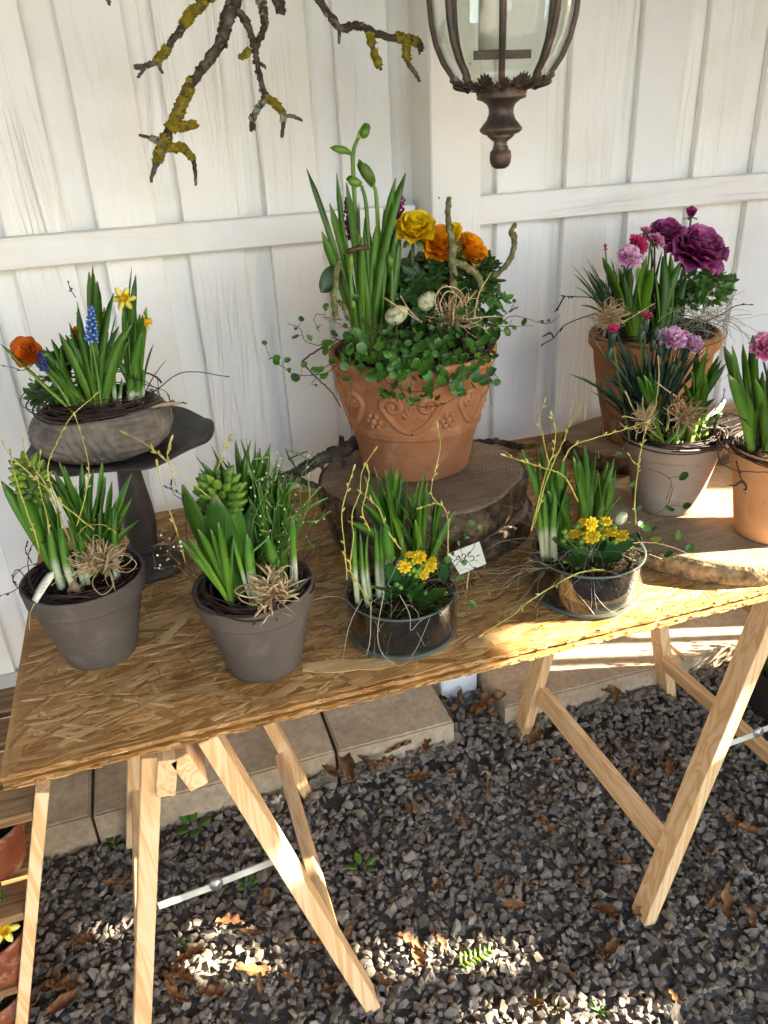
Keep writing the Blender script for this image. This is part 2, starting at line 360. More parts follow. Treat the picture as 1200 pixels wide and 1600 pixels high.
def logend(name, axis=(0, 0), tones=('#77624a', '#978066', '#b09a7e')):
    k = NT(name); v = k.coord((1, 1, 1), False); sep = k.n('ShaderNodeSeparateXYZ'); k.l(v, sep.inputs[0])
    cmb = k.n('ShaderNodeCombineXYZ'); k.l(sep.outputs[0], cmb.inputs[0]); k.l(sep.outputs[1], cmb.inputs[1])
    dist = k.n('ShaderNodeVectorMath', operation='LENGTH'); k.l(cmb.outputs[0], dist.inputs[0])
    w = k.noise(v, 5, 3); ad = k.n('ShaderNodeMath', operation='MULTIPLY_ADD'); k.l(w, ad.inputs[0]); ad.inputs[1].default_value = .06; k.l(dist.outputs['Value'], ad.inputs[2])
    ml = k.n('ShaderNodeMath', operation='MULTIPLY'); k.l(ad.outputs[0], ml.inputs[0]); ml.inputs[1].default_value = 900
    sn = k.n('ShaderNodeMath', operation='SINE'); k.l(ml.outputs[0], sn.inputs[0]); rg = k.n('ShaderNodeMapRange'); k.l(sn.outputs[0], rg.inputs[0]); rg.inputs[1].default_value = -1
    saw = k.noise(k.coord((6, 160, 1), False), 1, 4, .7); saw2 = k.noise(k.coord((120, 40, 1), False), 1.5, 4, .7)
    c = k.ramp(k.noise(v, 7, 5, .6), [(.3, lin(tones[0])), (.5, lin(tones[1])), (.72, lin(tones[2]))])
    c = k.mix(c, k.ramp(rg.outputs[0], [(0, (.86,)*3), (1, (1.05,)*3)]), 1.0, 'MULTIPLY'); c = k.mix(c, k.ramp(saw, [(.3, (.7,)*3), (.7, (1.15,)*3)]), 1.0, 'MULTIPLY')
    c = k.mix(c, k.ramp(saw2, [(.35, (.8,)*3), (.65, (1.08,)*3)]), 1.0, 'MULTIPLY')
    return k.fin(c, .85, k.bump(saw, .5, .002, k.bump(saw2, .3, .0015)), .2)
M['log_grey'] = logend('sawn_log_face'); M['log_pale'] = logend('pale_sawn_log_face', tones=('#8c7558', '#a89070', '#bda685'))
M['bark'] = spot('rough_bark', '#2c231a', '#5d4b38', 40, .95, 1.0, 60, .1, c3='#8a7458', bd=.008)
M['bark_pale'] = spot('pale_bark', '#55442f', '#86704f', 60, .95, 1.0, 90, .1, c3='#a58f6b', bd=.008)
M['branch'] = spot('branch_bark', '#2a231c', '#4d4237', 40, .9, .8, 120, .15, c3='#77736a', bd=.004)
M['lichen'] = spot('yellow_lichen', '#4f4714', '#7f7020', 90, .95, .8, 300, .1, c3='#9a8f3a', bd=.003)
M['lichen_grey'] = spot('grey_lichen', '#5f6455', '#8d927d', 60, .95, .5, 200, .1)
M['lichen_green'] = spot('green_lichen_bark', '#454226', '#6a6740', 90, .95, .9, 220, .1, c3='#8a8768', bd=.003)
M['leaf_hya'] = leafmat('hyacinth_leaf', '#9bb058', '#568427', '#3f6f20', .22)
M['leaf_mus'] = leafmat('bulb_leaf', '#a3b855', '#618c2a', '#477623', .2)
M['leaf_bright'] = leafmat('fresh_leaf', '#b0c062', '#71992e', '#4f8025', .18, .3)
M['leaf_dark'] = leafmat('dark_leaf', '#3f5a22', '#2f5020', '#375a22', .2, .15)
M['leaf_grey'] = leafmat('blue_green_leaf', '#3c5236', '#2c4a35', '#3b5a46', .2, .12)
M['leaf_kal'] = leafmat('kalanchoe_leaf', '#3a5a2a', '#2a5226', '#386330', .2, .06, .3)
M['leaf_vine'] = leafmat('wire_vine_leaf', '#648c34', '#477628', '#437028', .2, .25, .38)
M['leaf_frill'] = leafmat('frilly_leaf', '#4f7a2c', '#3c6a26', '#5d8636', .2, .25, .5)
M['shoot'] = (lambda k: k.fin(k.mix(k.ramp(k.attr('t').outputs['Fac'], [(0, lin('#cdd2a8')), (.42, lin('#d3dab4')), (.55, lin('#6e9a36')), (1, lin('#2f6a1e'))]), k.ramp(k.noise(k.coord((40, 40, 8)), 1, 3), [(.3, (.8,)*3), (.7, (1.08,)*3)]), 1.0, 'MULTIPLY'), .4, None, .45, 0, .2))(NT('white_based_shoot'))
M['bud_green'] = leafmat('green_flower_bud', '#6d8a2e', '#7a9a38', '#5f8a2c', .3, .15, .4)
M['stem'] = leafmat('flower_stem', '#7f9a45', '#5d8530', '#5d8530', .3, .1)
def petal(name, a, b, transl=.3, rough=.5, edge=None):
    k = NT(name); t = k.attr('t').outputs['Fac']; c = k.ramp(t, [(0, lin(a)), (1, lin(b))] if edge is None else [(0, lin(a)), (.75, lin(b)), (1, lin(edge))])
    oi = k.n('ShaderNodeObjectInfo'); c = k.mix(c, k.ramp(oi.outputs['Random'], [(0, (.78,)*3), (1, (1.1,)*3)]), 1.0, 'MULTIPLY')
    return k.fin(c, rough, None, .3, 0, transl)
M['p_yellow'] = petal('yellow_petal', '#e6b40c', '#f6da1c'); M['p_orange'] = petal('orange_petal', '#e08808', '#f5a512')
M['p_orange2'] = petal('deep_orange_petal', '#d98a10', '#d96a0e', edge='#b94a0c'); M['p_purple'] = petal('purple_petal', '#82195a', '#a62c78', .35, edge='#c878a8')
M['p_pink'] = petal('pink_petal', '#b8316a', '#dd6a9a', edge='#eeb0c8'); M['p_pale'] = petal('pale_pink_petal', '#cf78a8', '#e2a2c8', edge='#f0cbe0')
M['p_hot'] = petal('hot_pink_petal', '#b81d58', '#dd3f78'); M['p_kal'] = petal('kalanchoe_petal', '#efbb10', '#f7d92a', .2)
M['p_daff'] = petal('daffodil_petal', '#f0df4a', '#f5ea7a', .2); M['p_corona'] = petal('daffodil_trumpet', '#f0bc14', '#f5cc2c')
M['p_blue'] = petal('grape_hyacinth_bell', '#2a3f9a', '#4a72c8', .15, edge='#9ab4e2'); M['p_blue2'] = petal('dark_grape_hyacinth_bell', '#232a66', '#3b458f', .1)
M['p_magenta'] = petal('celosia_plume', '#7a0f4f', '#a51a70'); M['p_heath'] = petal('heather_flower', '#a8486a', '#c9788f')
M['sepal'] = leafmat('sepal', '#4a6a3a', '#4a6a3a', '#5a7a3c', .3, .1)
M['egg'] = spot('speckled_egg', '#3a3320', '#c2be92', 90, .5, 0, 200, .4, c3='#cfcca2'); M['bulb'] = spot('bulb_skin', '#5e3d22', '#8f6a42', 30, .6, .2, 100, .3, c3='#c9b08a')
M['card'] = spot('cream_card', '#d6d0ba', '#dfdac6', 30, .8, .1, 200, .2); M['ink'] = spot('black_marker_ink', '#15131a', '#1f1c26', 30, .6, 0, 100, .2)
M['dryleaf'] = spot('dry_fallen_leaf', '#4f3320', '#7f5836', 3.5, .75, 0, 120, .2, c3='#a37a50', transl=.15)
M['weed'] = leafmat('weed_leaf', '#5f8a35', '#4f7a2a', '#6a9438', .2, .3)
M['plastic'] = spot('dark_plastic_tray', '#1d1f20', '#2c2f30', 20, .5, .1, 100, .4)
M['candle'] = spot('pale_candle', '#b9b4a6', '#cfcabc', 10, .5, 0, 100, .3)
M['tin'] = spot('added_board_grey', '#55534f', '#6b6965', 8, .8, .3, 40, .2)  # grey boards of the added overhead cover and left wall
M['oldwood'] = pine('added_screen_wood', (1, 1, .06), ('#8a7a65', '#95836b', '#a8967d'))  # wood of the added sun screen on the right
M['spanish'] = spot('grey_spanish_moss', '#7d7a68', '#a5a28e', 20, .8, 0, 100, .1)
M['bud_white'] = spot('cream_bud', '#c9c49a', '#e0dcc0', 20, .5, 0, 100, .3)

# ------------------------------------------------------------------ ground, gravel, step
tag(link('ground', mesh('ground', [(-60, -60, -.006), (60, -60, -.006), (60, 60, -.006), (-60, 60, -.006)], [(0, 1, 2, 3)], M['earth'], False)), kind='structure')
def gravel():
    rg = np.random.default_rng(11); hulls = []
    for q in range(14):
        bm = bmesh.new(); P = rg.normal(size=(15, 3)); P /= np.linalg.norm(P, axis=1)[:, None]; P *= (.75+.35*rg.random((15, 1)))
        for p in P: bm.verts.new(p*np.array([1, .8, .45]))
        bmesh.ops.convex_hull(bm, input=bm.verts[:])
        for v in [v for v in bm.verts if not v.link_faces]: bm.verts.remove(v)
        bmesh.ops.triangulate(bm, faces=bm.faces[:]); bm.verts.index_update()
        hulls.append((np.array([v.co[:] for v in bm.verts]), np.array([[v.index for v in f.verts] for f in bm.faces]))); bm.free()
    Vs, Fs, Cs, n = [], [], [], 0
    xs0, xs1, ys0, ys1 = -1.15, 2.35, .28, 1.5
    N = 30000
    X = rg.uniform(xs0, xs1, N); Y = rg.uniform(ys0, ys1, N)
    ok = (Y < 1.463) | ((X > .585) & (X < .735) & (Y < 1.62))
    X2 = rg.uniform(.585, .735, 160); Y2 = rg.uniform(1.45, 1.61, 160)
    X = np.concatenate([X[ok], X2]); Y = np.concatenate([Y[ok], Y2]); N = len(X)
    tones = np.array([lin(h)[:3] for h in ('#6a6154', '#736a60', '#7b7164', '#817567', '#746d65', '#867a6b', '#7d715e', '#8f8576')])
    for i in range(N):
        V, F = hulls[rg.integers(14)]; s = .0108*math.exp(rg.normal(0, .32)); s = min(s, .021)
        q = rg.normal(size=4)*np.array([1, .35, .35, 1]); q /= np.linalg.norm(q); w, a, b, c = q
        Rm = np.array([[1-2*(b*b+c*c), 2*(a*b-c*w), 2*(a*c+b*w)], [2*(a*b+c*w), 1-2*(a*a+c*c), 2*(b*c-a*w)], [2*(a*c-b*w), 2*(b*c+a*w), 1-2*(a*a+b*b)]])
        bank = min(1, max(0, (Y[i]-1.34)/.11))*min(1, max(0, (X[i]+.15)/.4)); und = .008*noise.noise((X[i]*3, Y[i]*3, 0))+.038*bank*bank*(3-2*bank)
        Vs.append((V*s) @ Rm.T+[X[i], Y[i], rg.uniform(-.006, .011)+und]); Fs.append(F+n); n += len(V)
        tc = tones[rg.integers(8)]*rg.uniform(.75, 1.15); Cs.append(np.tile(tc, (len(V), 1)))
    me = mesh('gravel', np.vstack(Vs), np.vstack(Fs), M['gravel'], False, None, np.vstack(Cs))
    tag(link('gravel', me), kind='stuff')
gravel()
step = tag(bpy.data.objects.new('concrete_step', None), kind='structure'); COL.objects.link(step); step.location = (0, 1.6, 0)
def slab(x0, x1, dz=0., dy=0., seed=0):
    bm = bmesh.new(); bmesh.ops.create_cube(bm, size=1)
    for v in bm.verts: v.co = ((x0 if v.co.x < 0 else x1), (1.463+dy if v.co.y < 0 else 1.9), (-.1 if v.co.z < 0 else .1+dz))
    bmesh.ops.subdivide_edges(bm, edges=bm.edges[:], cuts=14, use_grid_fill=True)
    top = [e for e in bm.edges if all(abs(v.co.z-(.1+dz)) < 1e-4 for v in e.verts) and (all(abs(v.co.y-1.463-dy) < 1e-4 for v in e.verts) or all(abs(v.co.x-x0) < 1e-4 for v in e.verts) or all(abs(v.co.x-x1) < 1e-4 for v in e.verts))]
    bmesh.ops.bevel(bm, geom=top, offset=.005, segments=2, affect='EDGES')
    for v in bm.verts:
        p = v.co; k = noise.noise((p.x*9+seed, p.y*9, p.z*9)); v.co += Vector((0, .0025*k, .0015*noise.noise((p.x*14, p.y*14+seed, 3))))
    me = bpy.data.meshes.new('slab'); bm.to_mesh(me); bm.free(); me.materials.append(M['concrete'])
    me.transform(Matrix.Translation((0, -1.6, 0))); link('slab', me, step)
for x0, x1, dz, dy in ((-1.2, -.322, -.002, .0), (-.314, .266, 0, -.004), (.274, .585, .004, -.012), (.735, 1.293, .002, -.006), (1.301, 1.86, 0, .002), (1.868, 2.5, .002, 0)):
    slab(x0, x1, dz, dy, x0*10)

# ------------------------------------------------------------------ the white board wall
wall = empty('board_wall', (.6, 1.74, .1), 'white painted wooden wall of overlapping upright boards behind the table', 'wall')
def plank(name, x0, x1, y0, y1, z0, z1, mat, parent=wall, b=.0025): return part(name, box(x0, x1, y0, y1, z0, z1, b), mat, parent, False)
ZT = 2.5
front = [(-.283-.1705*k, -.112-.1705*k-.0585+.0585) for k in range(0)]
lefts = [-.052+.168*k for k in range(-6, 4)]; rights = [.808+.1725*k for k in range(0, 10)]
for x in lefts:
    if x+.112 < .6: plank('plank', x+random.uniform(-.003, .003), x+.112+random.uniform(-.003, .003), 1.712, 1.732, .1, ZT, M['white_z'])
for x in rights: plank('plank', x, x+.115+random.uniform(-.004, .004), 1.712+random.uniform(-.001, .001), 1.732, .1, ZT, M['white_z'])
plank('plank', .7255, .748, 1.7125, 1.732, .1, ZT, M['white_z'])
for k, x in enumerate(lefts): plank('plank', x-.082, x+.024, 1.733, 1.752, .1, ZT, M['white_z'])
plank('plank', .54, .63, 1.733, 1.752, .1, ZT, M['white_z'])
for x in [.7255+.02]+[r+.095 for r in rights]: plank('plank', x-.012, x+.1, 1.733, 1.752, .1, ZT, M['white_z'])
plank('backing_board', -1.2, 2.6, 1.755, 1.775, .1, ZT, M['white_z'])
plank('rail', -1.2, .598, 1.672, 1.711, 1.288, 1.345, M['white_x']); plank('rail', .7262, 2.6, 1.672, 1.7105, 1.292, 1.352, M['white_x'])
plank('rail', -1.2, .6125, 1.65, 1.7113, .29, .368, M['white_x']); plank('rail', .7262, 2.6, 1.65, 1.7105, .29, .368, M['white_x'])
plank('post', .614, .7245, 1.615, 1.7315, -.02, ZT, M['white_z'], b=.003)
for x, z in [(.63, 1.36), (.70, 1.6), (.66, .25), (-.02, .33)]:
    y_ = 1.6148 if .614 < x < .7245 else (1.6718 if z > 1 else 1.6498); part('nail', xf(lathe([(.0001, .0006), (.0022, .0004), (.0024, 0), (.0001, -.001)], 10), frame((0, -1, 0), loc=(x, y_, z))), M['nail'], wall)
# added roof, side wall and gapped screen, out of view, to shape the light
added_roof = tag(bpy.data.objects.new('added_roof', None), kind='structure'); COL.objects.link(added_roof); added_roof.location = (.5, 1, 2.52)  # unseen cover added overhead to shade the table
for i in range(14):
    part('roof_board', box(-2.2+i*.4, -1.806+i*.4, ADDED_ROOF_Y, 1.9, 2.52, 2.545), M['tin'], added_roof, False)
side = empty('added_side_wall', (-2.0, 0, 0), 'grey board wall added out of view on the left to block light', 'wall')  # unseen wall, added to block light from the left
for i in range(20): part('plank', box(-2.02, -2.0, -2.2+i*.2, -2.003+i*.2, 0, 2.52), M['tin'], side, False)
screen = empty('added_gap_screen', (2.6, .5, 0), 'upright slat screen added out of view on the right, gaps shaped for sun patches', 'screen')  # unseen screen, added to shade all but a few sun patches
cols = [(-1.9+.16*i, -1.745+.16*i, []) for i in range(8)]+[(-.62, -.40, []), (-.395, -.18, []), (-.175, .03, []), (.03, .10, [(.9, 1.06), (1.6, 1.69)]), (.10, .16, []), (.16, .23, [(.985, 1.14), (1.215, 1.3), (1.48, 1.78)]), (.23, .26, [(1.5, 1.76)]), (.26, .30, [(1.24, 1.38), (1.5, 1.76)]),
        (.30, .41, [(1.5, 1.76)]), (.41, .47, []), (.47, .60, [(1.38, 1.78)]), (.60, .65, [(1.2, 1.4), (1.5, 1.74)]), (.65, .8, []), (.8, .98, []), (.98, 1.02, [(.55, .9)]), (1.02, 1.06, []), (1.06, 1.12, [(.55, .9)]),
        (1.12, 1.15, []), (1.15, 1.19, [(.5, .75)]), (1.19, 1.35, []), (1.35, 1.5, []), (1.5, 1.66, [])]  # openings cut where the wanted sun patches project back along the sun
for y0, y1, gaps in cols:
    z = 0.
    for g0, g1 in gaps+[(2.52, 2.52)]:
        part('slat', box(2.59, 2.61, y0, y1, z, g0, .001), M['oldwood'], screen, False); z = g1
for z in (.25, 2.2): part('cross_rail', box(2.611, 2.64, -1.9, 1.66, z, z+.06), M['oldwood'], screen, False)
# ------------------------------------------------------------------ table: strand board on two folding trestles
TZ, TH, YF = .77, .022, .868
OSB = [lin(h)[:3] for h in ('#b88c54', '#c39860', '#cca46d', '#a97e46', '#be945c', '#d9ba85', '#9b723e', '#c7a36e')]
table = empty('table_board', (.6, 1.2, TZ-TH), 'long pressed-strand wood board laid across two trestles as a tabletop', 'tabletop')
def tabletop():
    rg = np.random.default_rng(5); x0, x1 = -.281, 1.62
    # cross-section of the front edge: top lip, groove, bottom lip; the back steps round the post
    prof = [(0, 0), (0, -.0065), (.007, -.0075), (.007, -.0135), (.001, -.0145), (.001, -TH)]
    n = 150; xs = np.linspace(x0, x1, n); V, F = [], []
    for x in xs:
        j = (x-x0)/(x1-x0); yb = 1.60 if x < .735 else 1.664
        ex = .0006*rg.normal(size=len(prof)); zx = .0006*rg.normal(size=len(prof))
        sk = .004*math.sin(x*3)*0
        for (dy, dz), e, z in zip(prof, ex, zx): V.append((x, YF+dy+e+sk, TZ+dz+(z if 0 < dz*-1 < TH else 0)))
        V.append((x, yb, TZ-TH)); V.append((x, yb, TZ))
    k = len(prof)+2
    for i in range(n-1):
        for j in range(k): a, b = i*k+j, i*k+(j+1) % k; F.append((a, a+k, b+k, b))
    F.append(tuple(range(k))); F.append(tuple((n-1)*k+j for j in range(k))[::-1])
    C = np.array([OSB[3]]*len(V))*np.array([1, .95, .9]); C[rg.integers(0, len(V), len(V)//3)] = OSB[1]
    for i in range(n): C[i*k+2] = C[i*k+3] = np.array(OSB[6])*.75
    part('board_core', (np.array(V), F), M['osb'], table, False, C=C)
    # strands pressed into the top face, each a thin flake of its own direction and tone
    Vs, Fs, Cs, nn = [], [], [], 0
    def flake(x, y, L, W, a, z, tone, tilt=0):
        nonlocal nn
        s = 5; u = np.array([math.cos(a), math.sin(a)]); v = np.array([-u[1], u[0]]); pts = []
        for i in range(s+1):
            t = i/s-.5; ww = W/2*(1 if 0 < i < s else .55)*(.8+.4*rg.random())
            for sg in (-1, 1):
                p = np.array([x, y])+u*t*L+v*(sg*ww+rg.normal(0, W*.05)); pts.append((p[0], p[1], z+tilt*t*L+rg.normal(0, .00012)))
        pts = np.array(pts); lim = 1.599 if x < .72 else 1.662
        if pts[:, 0].min() < x0+.001 or pts[:, 0].max() > x1 or pts[:, 1].min() < YF+.002 or pts[:, 1].max() > lim: return
        low = pts.copy(); low[:, 2] = TZ-.0006
        N = len(pts); Vs.append(np.vstack([pts, low])); q = []
        for i in range(s): q.append((2*i, 2*i+2, 2*i+3, 2*i+1)); q.append((2*i, 2*i+N, 2*i+2+N, 2*i+2)); q.append((2*i+1, 2*i+3, 2*i+3+N, 2*i+1+N))
        q += [(0, 1, 1+N, N), (N-2, 2*N-2, 2*N-1, N-1)]
        Fs.extend([tuple(e+nn for e in f) for f in q]); nn += 2*N
        cc = np.array(OSB[tone])*rg.uniform(.84, 1.1); Cs.append(np.tile(cc, (2*N, 1)))
    for i in range(9500):
        x = rg.uniform(x0, x1); y = rg.uniform(YF, 1.66); a = rg.normal(.12, .32) if rg.random() < .8 else rg.uniform(-1.5, 1.5)
        L = rg.uniform(.025, .11); W = rg.uniform(.0018, .007) if rg.random() < .85 else rg.uniform(.007, .016)
        flake(x, y, L, W, a, TZ+rg.uniform(.0002, .0013), rg.integers(8), rg.normal(0, .004))
    for i in range(50): flake(rg.uniform(x0, x1), rg.uniform(YF, 1.66), rg.uniform(.05, .1), rg.uniform(.014, .028), rg.normal(.2, .7), TZ+rg.uniform(.001, .0016), 5 if rg.random() < .6 else 2)
    big = [on(285, 1128, TZ), on(300, 1112, TZ), on(545, 1040, TZ), on(560, 1062, TZ)]
    flake(big[0][0]+.01, big[0][1]+.005, .115, .032, .62, TZ+.0016, 5); flake(big[2][0], big[2][1], .14, .03, -.28, TZ+.0015, 5)
    part('wood_strands', (np.vstack(Vs), Fs), M['osb'], table, False, kind='stuff', C=np.vstack(Cs))
    # frayed ends of strands along the cut front edge
    ch = []
    for i in range(900):
        x = rg.uniform(x0, x1-.02); z = TZ-rg.choice([.001, .003, .005, .0165, .019, .021])+rg.normal(0, .0006); L = rg.uniform(.004, .022); w = rg.uniform(.0006, .0016)
        V, F = cbox(L, rg.uniform(.001, .004), w*1.6, .0001); rot = np.array(Matrix.Rotation(rg.normal(0, .1), 3, 'Y'))
        ch.append((V @ rot.T+[x, YF+rg.uniform(-.0002, .0016), z], F))
    S = join(ch); per = len(cbox(.01, .002, .001, .0001)[0]); Cc = []
    for i, c_ in enumerate(ch): Cc += [np.array(OSB[rg.integers(8)])*rg.uniform(.7, 1.1)]*len(c_[0])
    part('edge_fibres', S, M['osb'], table, False, kind='stuff', C=np.array(Cc))
tabletop()
def trestle(x_c, label, lf, rf, ly0=.888, ly1=1.43, brace=True, tops=(-.033, .033), offs=(.0285, .0285)):
    root = empty('folding_trestle', (x_c, 1.15, 0), label, 'trestle', 'trestles carrying the tabletop')
    zt = TZ-TH-.004; info = []
    for s, foot in ((-1, lf), (1, rf)):
        tx = x_c+(tops[0] if s < 0 else tops[1]); th = math.atan2(foot-tx, zt); up = np.array([-math.sin(th), 0, math.cos(th)]); out = np.array([math.cos(th), 0, math.sin(th)])
        # top rail of this half, lying under the board, tilted with the legs
        c0 = np.array([tx, 0, zt-.036]); c0 = c0-out*s*0
        part('top_rail', bar(c0+[0, .856, 0], c0+[0, 1.475, 0], .027, .064, out), M['pine_y'], root, False)
        for y in (ly0, ly1):
            off = out*s*offs[0 if s < 0 else 1]
            a = np.array([foot, y, 0.004])+off*0; b = np.array([tx, y, zt-.008])+off
            part('leg', bar(a, b, .028, .05 if y == ly1 else .046, out), M['pine_z'], root, False)
        q = .17/zt; fx = foot+(tx-foot)*q-s*.0005
        part('stretcher', bar([fx-s*.0, ly0+.026, .175], [fx-s*.0, ly1-.026, .155], .022, .046, out), M['pine_y'], root, False)
        info.append((foot, tx, s))
    if brace:
        zb = .405; pts = []
        for foot, tx, s in info: pts.append(foot+(tx-foot)*zb/zt-s*.012)
        yb = ly0+.028; mid = np.array([pts[0]+(pts[1]-pts[0])*.5, yb, zb+.0]); br = []
        lo = np.array([pts[0], yb, zb-.012]); hi = np.array([pts[1], yb, zb+.008])
        part('brace', join([bar(lo, mid-[.002, 0, .004], .0025, .014, (0, 1, 0), .0003), bar(mid+[.002, .003, -.004], hi+[0, .003, 0], .0025, .014, (0, 1, 0), .0003)]), M['brace'], root, False)
        for foot, tx, s in info:
            for y in (ly0, ly1):
                for zz in (.15, .185): fx = foot+(tx-foot)*zz/zt; sc_ = lathe([(.0001, .0), (.0042, .0), (.004, .0012), (.0012, .0012), (.001, .0004), (.0001, .0004)], 10); part('screw', xf(sc_, frame((s*.96, 0, .25), loc=(fx+s*.0142, y, zz+s*0))), M['steel'], root)
        piv = xf(lathe([(.0001, -.002), (.011, -.002), (.0115, 0), (.011, .004), (.004, .0045), (.0035, .006), (.0001, .006)], 20), frame((0, -1, 0), loc=mid))
        part('pivot', piv, M['steel'], root)
    return root
trestle(-.066, 'left pine folding trestle with pale metal brace beneath the dark grey pots', -.245, .185, .892, 1.445, tops=(-.015, .0155), offs=(.014, .034))
trestle(1.0, 'right pine folding trestle with knotty front leg beside the pink flower tray', .77, 1.235, .872, 1.435)

# ------------------------------------------------------------------ log slices
def log_slice(name, label, c, rx, ry, z0, z1, top, bark, seed, rz=0, lump=.05, group='log slices on the table'):
    root = empty(name, (c[0], c[1], z0), label, 'log slice', group); n = 120
    def rad(a): p = (math.cos(a)*1.6+seed, math.sin(a)*1.6, seed*.3); return 1+lump*noise.noise(p)*1.6+.35*lump*noise.noise((p[0]*3, p[1]*3, 1))
    h = z1-z0; V, F, rings = [], [], [(.25, h), (.5, h), (.75, h), (.93, h), (.972, h-.001), (.985, h-.006)]
    V.append((0, 0, h-.001))
    for q, z in rings:
        for j in range(n):
            a = 2*math.pi*j/n; r = rad(a)*q; V.append((rx*r*math.cos(a+rz), ry*r*math.sin(a+rz), z+.0012*noise.noise((q*8*math.cos(a), q*8*math.sin(a), seed)) if z == h else z))
    for j in range(n): F.append((0, 1+j, 1+(j+1) % n))
    for i in range(len(rings)-1):
        for j in range(n): a, b = 1+i*n+j, 1+i*n+(j+1) % n; F.append((a, b-0, b+n, a+n)[::-1] if False else (a, a+n, b+n, b))
    link('sawn_face', mesh('sawn_face', V, F, top, True), root)
    V, F = [], []; lv = [(.986, h-.002), (1.0, h-.004), (1.012, h*.8), (1.016, h*.55), (1.012, h*.3), (1.0, .003), (.985, 0), (.5, 0)]
    for q, z in lv:
        for j in range(n):
            a = 2*math.pi*j/n; e = .02*noise.noise((a*9+seed, z*30, 2))+.012*noise.noise((a*26, z*60+seed, 5)) if .99 < q else 0
            r = rad(a)*(q+e); V.append((rx*r*math.cos(a+rz), ry*r*math.sin(a+rz), max(0, z+(.003*noise.noise((a*14, seed, z)) if 0 < z < h-.003 else 0))))
    for i in range(len(lv)-1):
        for j in range(n): a, b = i*n+j, i*n+(j+1) % n; F.append((a, a+n, b+n, b))
    F.append(tuple((len(lv)-1)*n+j for j in range(n))[::-1])
    link('bark', mesh('bark', V, F, bark, True), root)
    return root
log_slice('log_slice', 'lower dark log slice under the big flowering terracotta pot', (.478, 1.315), .2, .195, TZ+.0015, .826, M['log_grey'], M['bark'], 3.1)
log_slice('log_slice', 'upper grey log slice on which the big terracotta pot stands', (.467, 1.318), .202, .2, .827, .89, M['log_grey'], M['bark'], 8.4, .4, .07)
log_slice('log_slice', 'pale log slice with lit rim under the beige and peach pots', (.985, 1.085), .237, .212, TZ+.0015, .812, M['log_pale'], M['bark_pale'], 1.7, 0, .03)
log_slice('log_slice', 'log slice at the wall under the tall weathered terracotta pot', (1.128, 1.475), .225, .165, TZ+.0015, .815, M['log_pale'], M['bark'], 5.9, 0, .035)

# ------------------------------------------------------------------ branches
def bough(paths, Y, k=7, n=8, rough=.18, seed=1, dY=0.):
    rg = np.random.default_rng(seed); out = []
    for P in paths:
        pts = np.array([at(p[0], p[1], Y+(p[3] if len(p) > 3 else 0)) for p in P]); rad = np.array([p[2]/2*scale_at(q) for p, q in zip(P, pts)])
        Q = smooth_path(pts, k); out.append(tube(Q+rg.normal(0, rad.mean()*.12, Q.shape), interp(rad, len(Q)), n, rough, rg))
    return out
def crust(paths, Y, per, size, seed, mat, parent, name='lichen'):
    """rough crust of lichen flakes along stretches of a branch"""
    rg = np.random.default_rng(seed); S = []
    for P in paths:
        pts = np.array([at(p[0], p[1], Y) for p in P]); rad = np.array([p[2]/2*scale_at(q) for p, q in zip(P, pts)]); Q = smooth_path(pts, 8); rr = interp(rad, len(Q))
        L = np.linalg.norm(np.diff(Q, axis=0), axis=1).sum()
        for i in range(int(per*L)):
            k = rg.integers(len(Q)-1); p = Q[k]+(Q[k+1]-Q[k])*rg.random(); d = nrm(rg.normal(size=3)); ax = nrm(Q[k+1]-Q[k]); d = nrm(d-ax*np.dot(d, ax)*.9)
            if noise.noise(tuple(p*70)) < -.3: continue
            s = size*rg.uniform(.25, 1.1); V, F = ball((0, 0, 0), s, s*rg.uniform(.6, 1), s*.45, 5, 3); V = V*(1+rg.normal(0, .42, (len(V), 1)))
            S.append((np.asarray(V) @ np.array(frame(d).to_3x3()).T+p+d*rr[k]*1.0, F))
    part(name, join(S), mat, parent, False, kind='stuff')
HB = empty('hanging_branch', tuple(at(372, -40, 1.3)), 'gnarled bare branch with mustard yellow lichen hanging in front of the white wall', 'branch')
b_main = [(385, -90, 26), (374, -40, 25), (366, 0, 23), (357, 24, 22), (347, 60, 17), (325, 95, 15), (300, 128, 14), (283, 165, 15), (270, 195, 15), (255, 225, 14), (245, 252, 11), (236, 283, 5)]
b_l = [(366, -40, 14), (335, -12, 14), (302, 18, 13), (288, 38, 10), (275, 56, 9), (262, 74, 9), (246, 95, 8), (228, 103, 7), (210, 105, 4)]
b_m = [(362, 12, 13), (378, 24, 11), (389, 44, 10), (398, 72, 9), (402, 100, 9), (411, 140, 9), (414, 152, 8), (404, 168, 7), (394, 186, 7), (394, 204, 5)]
b_m2 = [(386, -60, 13), (405, -10, 12), (411, 16, 12), (413, 42, 11), (404, 66, 8), (398, 78, 6)]
b_s = [(392, -70, 18), (424, -25, 17), (436, 4, 16), (440, 22, 12)]
b_r = [(398, -80, 16), (470, -35, 12), (498, 2, 11), (516, 26, 11), (532, 43, 10), (548, 42, 10), (562, 40, 11), (592, 55, 11), (630, 60, 11), (652, 66, 10), (658, 82, 6)]
